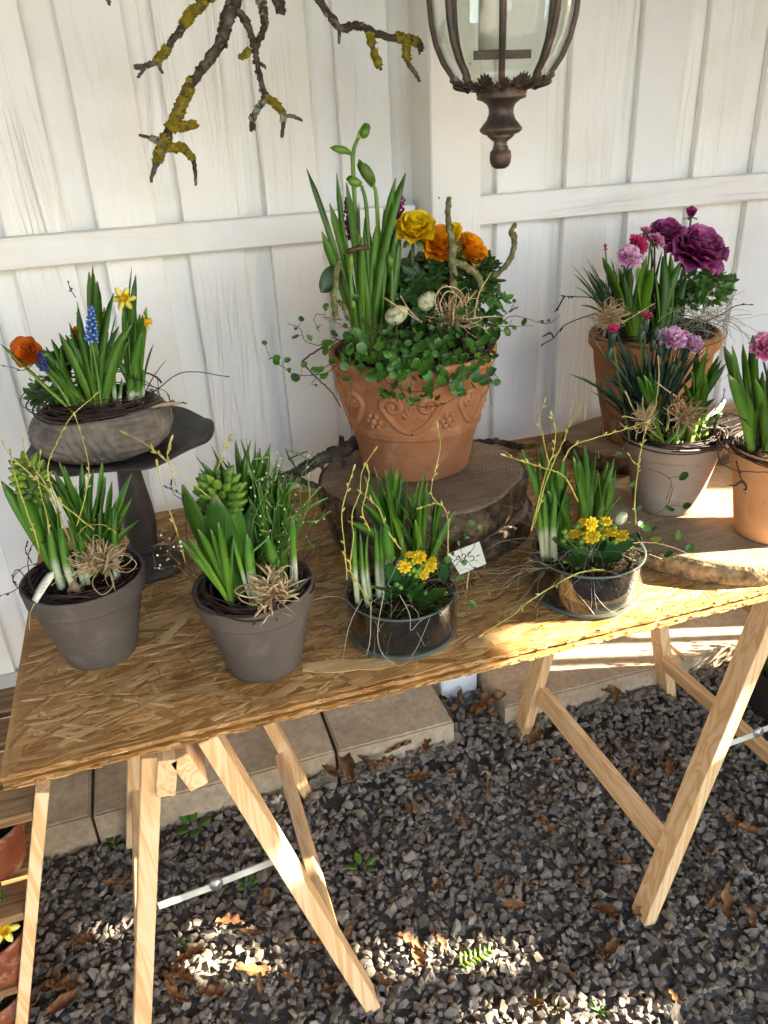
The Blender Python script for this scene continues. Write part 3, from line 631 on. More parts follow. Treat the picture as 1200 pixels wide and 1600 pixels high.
subs = [[(268, 196, 11), (288, 198, 10), (306, 193, 8)], [(262, 230, 10), (285, 231, 9), (300, 246, 8), (305, 268, 6), (306, 290, 4)], [(251, 221, 9), (235, 215, 6), (217, 211, 4)],
        [(246, 94, 6), (250, 106, 6), (254, 115, 4)], [(228, 103, 6), (222, 112, 5), (215, 121, 4)], [(414, 152, 8), (427, 160, 8), (443, 176, 7), (443, 192, 7), (440, 214, 5)],
        [(444, 181, 6), (458, 182, 6), (472, 188, 4)], [(408, 100, 6), (416, 106, 4)], [(578, 52, 9), (583, 78, 8), (596, 110, 5)], [(634, 62, 8), (636, 95, 7), (648, 113, 7), (656, 128, 4)], [(531, 44, 8), (529, 68, 4)],
        [(392, 78, 7), (384, 84, 6), (376, 88, 3)], [(352, 70, 8), (354, 74, 5)], [(160, -30, 8), (168, -4, 8), (171, 9, 4)], [(400, -80, 12), (170, -40, 9), (160, -30, 8)]]
part('main_limb', join(bough([b_main], 1.3)), M['branch'], HB); 
for i, P in enumerate([b_l, b_m, b_m2, b_s, b_r]): part('limb', join(bough([P], 1.3, seed=i+2)), M['branch'], HB)
for i, P in enumerate(subs): part('twig', join(bough([P], 1.3, seed=i+9)), M['branch'], HB)
crust([b_main[6:11], subs[0], subs[1][:3], b_l[1:4], b_l[5:7], b_r[7:10], subs[8], subs[9][:2], subs[5][:3], subs[11]], 1.3, 4200, .0052, 4, M['lichen'], HB)
crust([b_m2[1:4], b_main[9:11], b_m[6:9], subs[5][2:4], subs[2][:2]], 1.3, 1500, .0045, 5, M['lichen_grey'], HB, 'grey_lichen')
crust([b_main[1:9], b_l, b_m, b_r, b_m2, b_s], 1.3, 700, .0042, 6, M['branch'], HB, 'bark_scales')
suspend = tube(np.array([at(385, -90, 1.3), at(385, -90, 1.3)+[0.01, .02, .3], at(385, -90, 1.3)+[.02, .03, .76]]), .0015, 5); part('hanging_wire', suspend, M['steel'], HB)
DB = empty('dark_branch', tuple(on(455, 752, TZ)), 'dark knotty branch lying behind the big pot on the table', 'branch')
P1 = [(438, 748, 16, .03), (470, 735, 17, .02), (505, 716, 18), (535, 703, 20), (565, 690, 20, .02), (600, 684, 16, .08)]
for P, nm in ((P1, 'limb'), ([(450, 745, 11), (500, 760, 8, -.05), (520, 756, 5, -.06)], 'limb'), ([(540, 700, 12), (556, 682, 9), (572, 662, 8, .02)], 'twig'), ([(535, 703, 9), (534, 690, 9), (533, 682, 8)], 'twig'), ([(500, 718, 8), (503, 728, 7), (507, 738, 4)], 'twig'), ([(520, 706, 8), (536, 722, 6), (540, 730, 4)], 'twig'),
              ([(465, 735, 4), (452, 715, 3), (447, 702, 2)], 'twig'), ([(450, 718, 3), (470, 709, 2), (482, 705, 1.5)], 'twig')):
    part(nm, join(bough([P], 1.41, rough=.3, seed=len(P)+int(P[0][0]))), M['branch'], DB)
crust([P1], 1.41, 1500, .004, 16, M['branch'], DB, 'bark_scales')
LB = empty('lichen_branch', tuple(on(800, 695, TZ)), 'thin lichened stick lying along the table back beside the log', 'branch')
part('limb', join(bough([[(730, 692, 8), (775, 690, 10), (812, 698, 10), (846, 702, 9), (870, 706, 6)]], 1.6, rough=.3)), M['branch'], LB)
crust([[(815, 699, 9), (850, 702, 8)]], 1.6, 2500, .005, 7, M['lichen'], LB)

# ------------------------------------------------------------------ lantern
LX, LY = .5945, 1.25
LA = empty('lantern', (LX, LY, 1.43), 'old bronze lantern with curved glass and turned finial hanging before the post', 'lantern')
gp = [(.05, 1.541), (.066, 1.549), (.084, 1.562), (.1, 1.582), (.112, 1.606), (.1195, 1.634), (.1225, 1.665), (.121, 1.70), (.114, 1.745), (.1, 1.80), (.084, 1.84)]
gp = [(r*.885 if z > 1.56 else r*.97, z) for r, z in zip(interp([p[0] for p in gp], 31), interp([p[1] for p in gp], 31))]
for k in range(8):
    a0 = R(45*k)+math.atan2(-LY, -LX); nseg = 7; V, F = [], []
    for r, z in gp:
        for j in range(nseg+1):
            a = a0+R(45)*j/nseg; V.append((LX+r*math.cos(a)*.992, LY+r*math.sin(a)*.992, z))
    for i in range(len(gp)-1):
        for j in range(nseg): p = i*(nseg+1)+j; F.append((p, p+1, p+nseg+2, p+nseg+1))
    V = np.array(V); V2 = V.copy(); cx = np.array([LX, LY, 0]); V2[:, :2] = cx[:2]+(V[:, :2]-cx[:2])*.975; N = len(V)
    part('glass_pane', (np.vstack([V, V2]), F+[tuple(i+N for i in f[::-1]) for f in F]), M['pane'], LA)
    a = a0; pts = np.array([(LX+(r+.001)*math.cos(a), LY+(r+.001)*math.sin(a), z) for r, z in gp])
    part('rib', tube(pts, [.0046, .0052, .005], 8), M['bronze'], LA)
prof = [(.0001, 1.428), (.008, 1.4285), (.0135, 1.432), (.0168, 1.438), (.0175, 1.446), (.0165, 1.4535), (.0125, 1.4575), (.0128, 1.4595), (.0118, 1.461), (.0105, 1.463), (.0105, 1.468), (.0145, 1.4705), (.019, 1.474), (.0215, 1.4755), (.0205, 1.477),
        (.029, 1.480), (.0335, 1.4835), (.0335, 1.487), (.029, 1.4925), (.0228, 1.4995), (.0195, 1.508), (.0195, 1.515), (.0225, 1.521), (.030, 1.5262), (.0375, 1.5285), (.039, 1.531), (.0375, 1.533), (.0392, 1.5355), (.0392, 1.5385), (.037, 1.541), (.055, 1.5425), (.05, 1.5445), (.0001, 1.5445)]
part('finial', lathe(prof, 40, (LX, LY, 0)), M['bronze'], LA)
for k in range(8):                                  # leaf crown
    for q, (da, sc) in enumerate(((0, 1.), (22.5, .75))):
        a = R(45*k+da); d = np.array([math.cos(a), math.sin(a), 0]); base = np.array([LX, LY, 1.5405])+d*.05
        S = []
        for j in range(-3, 4):
            ang = j*.38; tip = base+d*.026+np.array([-d[1], d[0], 0])*math.sin(ang)*.016*sc+np.array([0, 0, 1])*math.cos(ang)*.022*sc
            S.append(blade(base+d*.004, tip, .0062*sc, bow=d*.005, face=d, n=4, fold=-.2, th=.25))
        S.append(ball(base+d*.008+[0, 0, .003], .0035))
        part('crown_leaf', join(S), M['bronze'], LA)
cr = np.array([LX, LY+.01, 1.588])
part('candle_bar', bar(cr-[.048, .012, 0], cr+[.048, -.012, 0], .003, .012, (0, 1, 0), .0005), M['bronze'], LA, False)
part('candle', lathe([(.0001, 0), (.0215, 0), (.0215, .075), (.018, .081), (.004, .083), (.0015, .09), (.0001, .09)], 24, (LX-.012, LY+.01, 1.595)), M['candle'], LA)
part('cap', lathe([(.09, 1.835), (.096, 1.84), (.1, 1.848), (.07, 1.87), (.04, 1.9), (.03, 1.94), (.02, 1.96), (.0001, 1.965)], 32, (LX, LY, 0)), M['bronze'], LA)
part('hanging_chain', tube(np.array([(LX, LY, 1.96), (LX+.002, LY, 2.2), (LX, LY, 2.52)]), .004, 6), M['bronze'], LA)

# ------------------------------------------------------------------ cake stand
ST = empty('pedestal_plate', (-.072, 1.36, TZ), 'dark cast metal pedestal plate with wavy rim behind the left grey pot', 'plate stand')
PX, PY, PZ = -.072, 1.36, 1.02
def plate():
    n = 96; V, F = [], []; prof = [(.0, .0), (.5, .001), (.72, .003), (.8, .009), (.9, .013), (1.0, .014), (1.0, .0105), (.9, .006), (.7, -.006), (.3, -.012), (.15, -.016)]
    for q, z in prof:
        for j in range(n):
            a = 2*math.pi*j/n; sc = 1+(.045*abs(math.cos(a*3.5+.6))**.6-.03)*(q > .75); V.append((PX+.158*q*sc*math.cos(a), PY+.158*q*sc*math.sin(a), PZ+z+(.004*math.cos(a*7) if q > .85 else 0)))
    for i in range(len(prof)-1):
        for j in range(n): a, b = i*n+j, i*n+(j+1) % n; F.append((a, a+n, b+n, b))
    return np.array(V), F
part('dish', plate(), M['iron'], ST)
part('pedestal', lathe([(.045, .0), (.028, .004), (.024, .02), (.0275, .045), (.0295, .065), (.028, .1), (.0235, .14), (.0185, .19), (.0185, .215), (.028, .236)], 40, (PX, PY, TZ+.03)), M['iron'], ST)
part('foot', lathe([(.062, 0), (.066, .004), (.066, .009), (.056, .02), (.047, .03), (.04, .042), (.0001, .043)], 72, (PX, PY, TZ+.001), lambda a, z: .09*abs(math.cos(a*3.5))**.7*(z < .025)), M['iron'], ST)
# ------------------------------------------------------------------ pots and planting
def cup(prof_out, wall_t, n=64, c=(0, 0, 0), inner_from=.03, wob=None):
    """hollow pot from its outer profile"""
    top_r, top_z = prof_out[-1]; inn = [(max(r-wall_t, .002), z) for r, z in reversed(prof_out) if z > inner_from]
    inn[0] = (top_r-wall_t, top_z-.001)
    return lathe([(.0001, 0)]+prof_out+[(top_r-wall_t*.5, top_z+.0012)]+inn+[(.0001, inner_from)], n, c, wob)
def flower_pot(c, rb, rr, h, lip=.034):
    s = lambda z: rb+(rr*.9-rb)*(z/(h-lip)); o = [(rb*.96, 0), (rb, .002)]+[(s(z), z) for z in np.linspace(.01, h-lip-.002, 7)]
    o += [(s(h-lip), h-lip), (rr*.955, h-lip+.002), (rr*.965, h-lip+.006), (rr*.99, h-.006), (rr, h-.003), (rr*.995, h)]
    return cup(o, .006, 72, c)
def soil(c, r, z, mat, parent, seed=0, dome=.012):
    n, m_ = 40, 9; V = [(c[0], c[1], z+dome)]; F = []
    for i in range(1, m_+1):
        for j in range(n):
            a = 2*math.pi*j/n; q = i/m_; V.append((c[0]+r*q*math.cos(a), c[1]+r*q*math.sin(a), z+dome*(1-q*q)+.006*noise.noise((q*9*math.cos(a)+seed, q*9*math.sin(a), seed))))
    for j in range(n): F.append((0, 1+j, 1+(j+1) % n))
    for i in range(m_-1):
        for j in range(n): a, b = 1+i*n+j, 1+i*n+(j+1) % n; F.append((a, a+n, b+n, b))
    part('soil', (np.array(V), F), mat, parent)
def tufts(c, r0, r1, z, count, mat, parent, seed, L=(.006, .014), name='moss', dome=.012):
    rg = np.random.default_rng(seed); S = []
    for i in range(count):
        a = rg.uniform(0, 2*math.pi); q = math.sqrt(rg.uniform(r0*r0, r1*r1)); p = np.array([c[0]+q*math.cos(a), c[1]+q*math.sin(a), z+dome*(1-(q/r1)**2)])
        d = nrm(rg.normal(size=3)*[1, 1, .5]+[0, 0, .55]); L_ = rg.uniform(*L); sd = nrm(np.cross(d, rg.normal(size=3)))*.0013
        e = p+d*L_; S.append((np.array([p-sd, p+sd, p+d*L_*.6+sd*.8+[0, 0, .001], e]), [(0, 1, 2), (0, 2, 3)]))
    part(name, join(S), mat, parent, False, kind='stuff')
def wreath(c, r, z, n, mat, parent, seed, spread=.008, rad=(.0009, .002), hang=.0, name='twig_wreath'):
    rg = np.random.default_rng(seed); S = []
    for i in range(int(n*1.5)):
        a0 = rg.uniform(0, 6.3); span = rg.uniform(1.2, 4.5); k = int(8*span)+4; rr = r+rg.normal(0, spread); zz = z+rg.normal(0, spread*.6); w1, w2, ph = rg.normal(0, .004), rg.normal(0, .004), rg.uniform(0, 6)
        P = np.array([[c[0]+(rr+w1*math.sin(3*t+ph))*math.cos(a0+t), c[1]+(rr+w1*math.sin(3*t+ph))*math.sin(a0+t), zz+w2*math.sin(2.3*t+ph)] for t in np.linspace(0, span, k)])
        if rg.random() < .35: P[-1] += nrm(P[-1]-P[-3])*.02+np.array([0, 0, rg.uniform(-.005, .02)])
        S.append(tube(P, [rg.uniform(*rad), rg.uniform(*rad)*.6], 5))
    part(name, join(S), mat, parent, True, kind='stuff')
def twig(name, px, Y, parent, mat, w=3., buds=0, bud_mat=None, dY=None, seed=1, taper=.45, bud=.0035, wob=.35):
    """thin shoot through points of the photograph, at depth Y (a list gives each point its own depth)"""
    rg = np.random.default_rng(seed+int(px[0][0])); Ys = np.linspace(Y[0], Y[1], len(px)) if isinstance(Y, (tuple, list)) else [Y]*len(px)
    P = np.array([at(x, y, q) for (x, y), q in zip(px, Ys)]); s = scale_at(P[0]); Q = smooth_path(P, 6); Q = Q+rg.normal(0, w*s*wob*.25, Q.shape)
    if mat is M['twig_yellow']: w *= .78; bud *= .85
    S = [tube(Q, [w*s/2, w*s/2*taper], 6)]
    for i in range(buds):
        k = rg.integers(2, len(Q)-1); ax = nrm(Q[k]-Q[k-1]); d = nrm(ax*.9+nrm(np.cross(ax, rg.normal(size=3)))*.6); S.append(xf(ball((0, 0, bud*.9), bud*.38, None, bud, 6, 5), frame(d, loc=Q[k])))
    if buds: S.append(xf(ball((0, 0, bud), bud*.4, None, bud*1.3, 6, 5), frame(nrm(Q[-1]-Q[-2]), loc=Q[-1])))
    return part(name, join(S), mat, parent)
SOILZ = -9.; POTC = None
def snap(b):
    """keep a plant's foot inside its pot and at soil level"""
    if POTC is None: return b
    b = np.array(b, float); d = b[:2]-np.array(POTC[:2]); r = np.linalg.norm(d)
    if r > POTC[2]: b[:2] = np.array(POTC[:2])+d/r*POTC[2]
    b[2] = min(max(b[2], SOILZ-.004), SOILZ+.004); return b
def leaves(parent, specs, Yb, mat, name='leaf', w0=9, seed=0, bowk=.07, tdy=0., **kw):
    """strap leaves: (base x, base y, tip x, tip y[, width px[, depth shift of tip]]) in photograph points"""
    rg = np.random.default_rng(seed+17)
    for s in specs:
        b = at(s[0], s[1], Yb+rg.normal(0, .004)); dy = (s[5] if len(s) > 5 else rg.normal(tdy, .012)); t = at(s[2], s[3], Yb+dy)
        if b[2] > SOILZ > 0 and t[2] > b[2]: b = b+(b-t)/(t[2]-b[2])*(b[2]-SOILZ)*np.array([.5, .5, 1])
        b = snap(b)
        w = (s[4] if len(s) > 4 else w0)*1.12*scale_at(b)*rg.uniform(.9, 1.1)
        L = np.linalg.norm(t-b); side = nrm(np.array([t[0]-b[0], t[1]-b[1], 0])+1e-5); bow = np.array([0, 0, 1])*L*bowk*min(1, abs(t[0]-b[0])/L*2.5)-side*L*bowk*.5+rg.normal(0, .02*L, 3)
        part(name, blade(b, t, w, bow=bow*1.4, **{'twist': rg.normal(0, .4), **kw}), mat, parent)
def clump(parent, base, Yb, tips, mat, w=9, seed=0, spread=5, **kw):
    rg = np.random.default_rng(seed)
    tips = list(tips)+[(t[0]+rg.normal(0, 9), t[1]+rg.uniform(8, 45)) for t in tips if len(t) == 2 and rg.random() < .9]+[(t[0]+rg.normal(0, 14), t[1]+rg.uniform(15, 60)) for t in tips if len(t) == 2 and rg.random() < .4]
    leaves(parent, [(base[0]+rg.normal(0, spread), base[1]+rg.normal(0, spread*.6))+tuple(t) if len(t) > 2 else (base[0]+rg.normal(0, spread), base[1]+rg.normal(0, spread*.6), t[0], t[1], w*rg.uniform(.8, 1.15)) for t in tips], Yb, mat, seed=seed, **kw)
def raffia(c, r, n, parent, seed, name='raffia_bow', up=(0, 0, 1), w=.0022, loops=.4, flat=.6):
    rg = np.random.default_rng(seed); S = []; up = nrm(up); c = np.asarray(c, float)
    for i in range(n):
        d = nrm(rg.normal(size=3)+up*flat); d = d if np.dot(d, up) > -.1 else d-2*up*np.dot(d, up); L = r*rg.uniform(.5, 1.15)
        if rg.random() < loops*.6:
            s = nrm(np.cross(d, rg.normal(size=3))); P = smooth_path([c, c+d*L*.6+s*L*.25, c+d*L, c+d*L*.65-s*L*.25, c+rg.normal(0, r*.08, 3)], 4)
            V, F, T = tube(P, w*.32, 4); S.append((V, F, T))
        else: S.append(blade(c+rg.normal(0, r*.06, 3), c+d*L, w*rg.uniform(.6, 1.6), bow=rg.normal(0, r*.18, 3), n=6, fold=.3, th=.1, tipp=.9, base=1, face=rg.normal(size=3)))
    part(name, join(S), M['raffia'], parent, True, kind='stuff')
def fibres(c, r, n, parent, seed, mat, name='fibre_hair', rad=.00022, L=(.05, .14), flat=.5, zoff=0.):
    rg = np.random.default_rng(seed); S = []
    for i in range(n):
        a = rg.uniform(0, 6.3); p = np.array([c[0]+r*rg.uniform(.2, 1)*math.cos(a), c[1]+r*rg.uniform(.2, 1)*math.sin(a), c[2]+rg.uniform(-.005, .02)+zoff]); P = [p]; d = nrm(rg.normal(size=3)*[1, 1, flat]+[0, 0, .25]); k = 7; st = rg.uniform(*L)/k; cv = rg.normal(0, .5, 3)
        for j in range(k): d = nrm(d+cv*.45+rg.normal(0, .18, 3)-[0, 0, .04*j]); P.append(P[-1]+d*st)
        S.append(tube(smooth_path(P, 2), rad*rg.uniform(.7, 1.4), 3))
    part(name, join(S), mat, parent, True, kind='stuff')
# ---- flowers: a core part with its petals, buds or bells as sub-parts of shared meshes
def petal_mesh(name, mat, L=1., W=.9, cup_=.35, n=6, m_=3, frill=0., teeth=0):
    V, T = [], []
    for i in range(n+1):
        s = i/n; w = W/2*(math.sqrt(max(.03, 1-((s-.58)/.63)**2)) if not teeth else (.15+.85*s**.7))
        for j in range(-m_, m_+1):
            q = j/m_; z = cup_*L*(math.sin(s*math.pi*.62)*.55)+cup_*W*.45*q*q*s-.0; y = L*s*(1-.16*q*q*s*s)
            if teeth and i == n: y += L*.05*(1 if (j % 2) else -1)
            z += frill*L*math.sin(q*6+s*5)*s*s; V.append((w*q, y, z)); T.append(s)
    k = 2*m_+1; F = [(i*k+j, i*k+j+1, (i+1)*k+j+1, (i+1)*k+j) for i in range(n) for j in range(k-1)]; V = np.array(V); N = len(V); V2 = V-[0, 0, .02*L]
    return mesh(name, np.vstack([V, V2]), F+[tuple(x+N for x in f[::-1]) for f in F], mat, True, np.array(T+T))
PM = {k: petal_mesh('petal_'+k, M['p_'+k], 1, .95, .55, frill=.04) for k in ('yellow', 'orange', 'orange2')}
PM['purple'] = petal_mesh('petal_purple', M['p_purple'], 1, 1.0, .5, frill=.09)
for k in ('pink', 'pale', 'hot'): PM[k] = petal_mesh('petal_'+k, M['p_'+k], 1, 1.15, .15, 7, 6, .13, 1)
def rosette(name, c, rad, axis, kind, layers, parent, stem_to=None, seed=0, core=None, sepals=True):
    """many-petalled flower head of radius rad whose petals are sub-parts"""
    rg = np.random.default_rng(seed); c = np.asarray(c, float); A = frame(axis, loc=c); root = parent
    while root.parent is not None: root = root.parent
    org = np.array(root.location); S = [xf(ball((0, 0, 0), rad*.22, None, rad*.2, 8, 6), A)]
    if stem_to is not None and stem_to[2] > SOILZ > 0: stem_to = np.array([stem_to[0], stem_to[1], SOILZ])
    if stem_to is not None: S.append(tube(smooth_path([c-nrm(axis)*rad*.1, c-nrm(axis)*rad*.9, np.asarray(stem_to)], 5), [rad*.08+.0012, .0016], 6))
    if sepals:
        for j in range(5): a = 6.28*j/5; d = np.array(A.to_3x3()) @ np.array([math.cos(a), math.sin(a), -.25]); S.append(blade(c-nrm(axis)*rad*.12, c+d*rad*.75-nrm(axis)*rad*.1, rad*.3, n=4, face=nrm(axis)))
    o = part(name, join(S), M['sepal'], parent); A0 = Matrix.Translation(Vector(-org)) @ A
    for cnt, tilt, sc, off in layers:
        ph = rg.uniform(0, 6)
        for j in range(cnt):
            a = ph+6.283*j/cnt+rg.normal(0, .12); tl = R(tilt)+rg.normal(0, .07); s = rad*sc*rg.uniform(.88, 1.1)
            link('petal', PM[kind], o, mtx=A0 @ Matrix.Rotation(a, 4, 'Z') @ Matrix.Translation((0, rad*.05, rad*off)) @ Matrix.Rotation(R(90)-tl, 4, 'X') @ Matrix.Diagonal((s, s, s, 1)))
    return o
RAN = [(5, -8, .5, .12), (6, 4, .62, .08), (7, 16, .74, .04), (8, 28, .84, 0), (9, 42, .93, -.05), (10, 58, 1.0, -.1), (9, 78, 1.0, -.16)]
DIA = [(5, 22, .8, .0), (6, 45, .92, -.02), (6, 70, 1.0, -.05)]
hy_bud = (lambda S: mesh('hyacinth_bud', S[0], S[1], M['bud_green'], True, S[2]))((lambda V, F: (V, F, np.clip((V[:, 2]+1)/2, 0, 1)))(*(lambda V, F: (np.column_stack([V[:, 0]*(1-.45*np.clip(V[:, 2], 0, 1))*(1+.07*np.cos(6*np.arctan2(V[:, 1], V[:, 0]))), V[:, 1]*(1-.45*np.clip(V[:, 2], 0, 1))*(1+.07*np.cos(6*np.arctan2(V[:, 1], V[:, 0]))), V[:, 2]*1.15]), F))(*ball((0, 0, 0), .5, .5, 1., 12, 9))))
def hyacinth(px, py, rpx, hpx, Y, parent, base, seed, n=44):
    rg = np.random.default_rng(seed); c = at(px, py, Y); s = scale_at(c); rr, hh = rpx*s, hpx*s; root = parent
    while root.parent is not None: root = root.parent
    org = np.array(root.location); b = np.asarray(base); up = nrm(nrm(c-b)+[0, 0, 1.5])
    o = part('hyacinth_flower', tube(smooth_path([b, (b+c)/2, c, c+up*hh*.8], 5), [.006, .006, .005, .003], 7), M['stem'], parent)
    A = np.array(frame(up).to_3x3())
    for i in range(n):
        q = (i+.5)/n; z = (q*2-1); a = i*2.39996; rl = rr*.74*math.sqrt(max(0, 1-(z*.86)**2))**.8
        d = nrm(np.array([math.cos(a), math.sin(a), .25+.9*max(z, 0)+.35*(z > .8)])); p = c+A @ np.array([rl*math.cos(a), rl*math.sin(a), z*hh*.82])
        L = rr*.36*rg.uniform(.85, 1.1); link('bud', hy_bud, o, mtx=Matrix.Translation(Vector(-org)) @ frame(A @ d, loc=p, s=(L*1.0, L*1.0, L*.88)))
    return o
bells = {}
def muscari(px_top, px_bot, Y, wpx, parent, stem, mat, seed):
    t, b = at(*px_top, Y), at(*px_bot, Y); s = scale_at(t); ax = nrm(t-b); h = np.linalg.norm(t-b); A = np.array(frame(ax).to_3x3()); S = []
    o = part('grape_hyacinth', tube(smooth_path([at(*q, Y) for q in stem]+[b, t], 4), [.0022, .002, .0012], 6), M['stem'], parent)
    for i in range(46):
        q = (i+.5)/46; a = i*2.39996; r = wpx*s/2*(.95-.72*q**1.4); d = nrm(np.array([math.cos(a), math.sin(a), -.55+1.3*q])); L = wpx*s*.21*(1-.35*q)
        V, F = lathe([(.1, 0), (.75, .25), (1, .8), (.9, 1.4), (.62, 1.8), (.7, 2.0), (.4, 1.9)], 6); V = V*L*.62
        S.append(xf((V, F, np.clip(V[:, 2]/(L*1.25), 0, 1)), frame(A @ d, loc=b+ax*h*q+A @ (np.array([math.cos(a), math.sin(a), 0])*r*.42))))
    part('bells', join(S), mat, o, True, kind='stuff'); return o
def daffodil(c, axis, r, parent, stem, seed=0):
    A = frame(axis, loc=c); S = []
    o = part('daffodil_flower', tube(smooth_path([*stem, np.asarray(c)-nrm(axis)*r*.7, c], 4), [.002, .0018], 6), M['stem'], parent)
    for j in range(6):
        a = 6.283*j/6+seed; d = np.array(A.to_3x3()) @ np.array([math.cos(a), math.sin(a), .12]); part('petal', blade(np.asarray(c)+d*r*.1, np.asarray(c)+d*r, r*.5, bow=nrm(axis)*r*.06, face=nrm(axis), n=6, fold=.12, th=.05, tipp=.35), M['p_daff'], o)
    n = 20; V, F = [], []
    prof = [(.16, 0), (.19, .12), (.2, .3), (.23, .42), (.27, .47), (.25, .46), (.19, .3), (.17, .1), (.02, .02)]
    V, F = lathe(prof, n, (0, 0, 0), lambda a, z: .07*math.sin(a*9)*(z > .38)); part('trumpet', xf((V*r*1.25, F, np.clip(V[:, 2]*2, 0, 1)), A), M['p_corona'], o)
def kal_floret():
    S = []
    for lay, (n, t, sc) in enumerate(((5, 20, .5), (7, 45, .75), (9, 75, 1.))):
        for j in range(n):
            a = 6.283*j/n+lay*.4; d = np.array([math.cos(a)*math.sin(R(t)), math.sin(a)*math.sin(R(t)), math.cos(R(t))]); S.append(blade(d*.1, d*sc, .56, n=5, face=(0, 0, 1), fold=.2, th=.08, tipp=.62))
    V, F, T = join(S); return mesh('kalanchoe_floret', V, F, M['p_kal'], True, T)
KAL = kal_floret(); KBUD = (lambda V, F: mesh('kalanchoe_bud', V, F, M['bud_green'], True, np.clip(V[:, 2]*.3+.4, 0, 1)))(*ball((0, 0, 0), 1, 1, 1.15, 8, 7))
def kalanchoe(Y, parent, blooms, buds, leaf_px, base, seed):
    rg = np.random.default_rng(seed); root = parent; org = np.array(root.location); b = np.asarray(base); S = []
    for x, y, r in blooms+buds: S.append(tube(smooth_path([b, (b+at(x, y, Y))/2+[0, .01, 0], at(x, y, Y)+[0, .008, -.004]], 4), .0014, 5))
    o = part('kalanchoe', join(S), M['stem'], parent)
    for x, y, r in blooms: p = at(x, y, Y-rg.uniform(0, .01)); link('floret', KAL, o, mtx=frame(nrm(nrm(EYE-p)*.8+[0, 0, .6]+rg.normal(0, .3, 3)), rg.normal(size=3), p-org, 1.25*r*scale_at(p)))
    for x, y, r in buds: p = at(x, y, Y-rg.uniform(0, .008)); link('bud', KBUD, o, mtx=frame(rg.normal(0, .4, 3)+[0, 0, 1], (1, 0, 0), p-org, r*scale_at(p)))
    for (x0, y0, x1, y1, w, dy) in leaf_px:
        p, q = at(x0, y0, Y+.01), at(x1, y1, Y+dy); L = np.linalg.norm(q-p); yd = (q-p)/L; z = nrm(nrm(EYE-p)*.5+np.array([0, 0, 1])+rg.normal(0, .15, 3)); z = nrm(z-yd*np.dot(z, yd)); x_ = np.cross(yd, z); A = Matrix.Identity(4)
        for i in range(3): A[i][0], A[i][1], A[i][2], A[i][3] = x_[i], yd[i], z[i], p[i]
        part('leaf', xf(disc_leaf(L, w*scale_at(p), .12, 12, .0, 5, 3, .7, thick=.0018), A), M['leaf_kal'], o)
    return o
VL = []
for q in range(3):
    V, F, T = disc_leaf(1, .92-.08*q, .12+.08*q, 6, 0, 0, 2, .55, thick=.02); VL.append(mesh('vine_leaf', V, F, M['leaf_vine'], True, T))
def vine_leaf(p, size, parent, org, rg, face=None):
    z = nrm(face if face is not None else nrm(EYE-p)*.7+rg.normal(0, .55, 3)+[0, 0, .35]); y = nrm(np.cross(z, rg.normal(size=3))); x = np.cross(y, z); A = Matrix.Identity(4)
    for i in range(3): A[i][0], A[i][1], A[i][2], A[i][3] = x[i]*size, y[i]*size, z[i]*size, p[i]-org[i]
    link('leaf', VL[rg.integers(3)], parent, mtx=A)
def vine(stems, parent, seed, leaf_px=(), leaf_size=9, Y=None, along=0, mat=None, w=1.6, name='wire_vine'):
    """wiry stems (photograph points with depth) and round leaves, placed singly or along the stems"""
    rg = np.random.default_rng(seed); org = np.array(parent.location); S, Qs = [], []
    for st in stems:
        P = np.array([at(x, y, d) for x, y, d in st]); Q = smooth_path(P, 6); Q = Q+rg.normal(0, .0006, Q.shape); Qs.append(Q); S.append(tube(Q, [w*scale_at(P[0])/2, w*.3*scale_at(P[0])], 5))
    pets = []
    for (x, y, sz) in leaf_px:
        p = at(x, y, Y); allq = np.vstack(Qs); k = np.argmin(np.linalg.norm(allq-p, axis=1)); 
        if np.linalg.norm(allq[k]-p) < .03: S.append(tube(np.array([allq[k], (allq[k]+p)/2+[0, 0, .001], p]), .0004, 4))
        pets.append((p, sz*scale_at(p)))
    for Q in Qs:
        for i in range(along): k = rg.integers(1, len(Q)); pets.append((Q[k]+rg.normal(0, .003, 3), leaf_size*rg.uniform(.55, 1.15)*scale_at(Q[k])))
    o = part(name, join(S), mat or M['twig_brown'], parent)
    for p, s in pets: vine_leaf(p, s, o, org, rg)
    return o
def foliage(c, r, n, parent, seed, mat, L=(.02, .04), W=.5, name='foliage', lobes=3, up=.4, flat=(1, 1, .7)):
    """bushy mass of lobed leaves, each its own small part of the plant"""
    rg = np.random.default_rng(seed); root = parent; org = np.array(root.location); c = np.asarray(c, float); S = []; protos = []
    for q in range(3):
        V, F, T = join([xf(disc_leaf(1, .5, .2, 7, .05, 3, 2, .8, thick=.02), Matrix.Rotation(a, 4, 'Z') @ Matrix.Diagonal((s,)*3+(1,))) for a, s in ((0, 1), (.8, .72), (-.8, .72), (1.5, .45), (-1.5, .45))][:3+q]); protos.append(mesh('lobed_leaf', V, F, mat, True, T))
    o = part(name, tube(smooth_path([c-[0, 0, r], c-[0, 0, r*.3], c], 3), [.003, .001], 5), mat, parent)
    for i in range(n):
        d = nrm(rg.normal(size=3)*flat+[0, 0, up*.5]); p = c+d*r*rg.uniform(.25, 1)**.6*np.array([1, 1, .8]); s = rg.uniform(*L); z = nrm(d*.4+[0, 0, .8]+nrm(EYE-c)*.5+rg.normal(0, .35, 3)); y = nrm(d+rg.normal(0, .5, 3)+[0, 0, .3]); y = nrm(y-z*np.dot(y, z)); x = np.cross(y, z); A = Matrix.Identity(4)
        for k in range(3): A[k][0], A[k][1], A[k][2], A[k][3] = x[k]*s, y[k]*s, z[k]*s, p[k]-org[k]
        link('leaf', protos[rg.integers(3)], o, mtx=A)
    return o
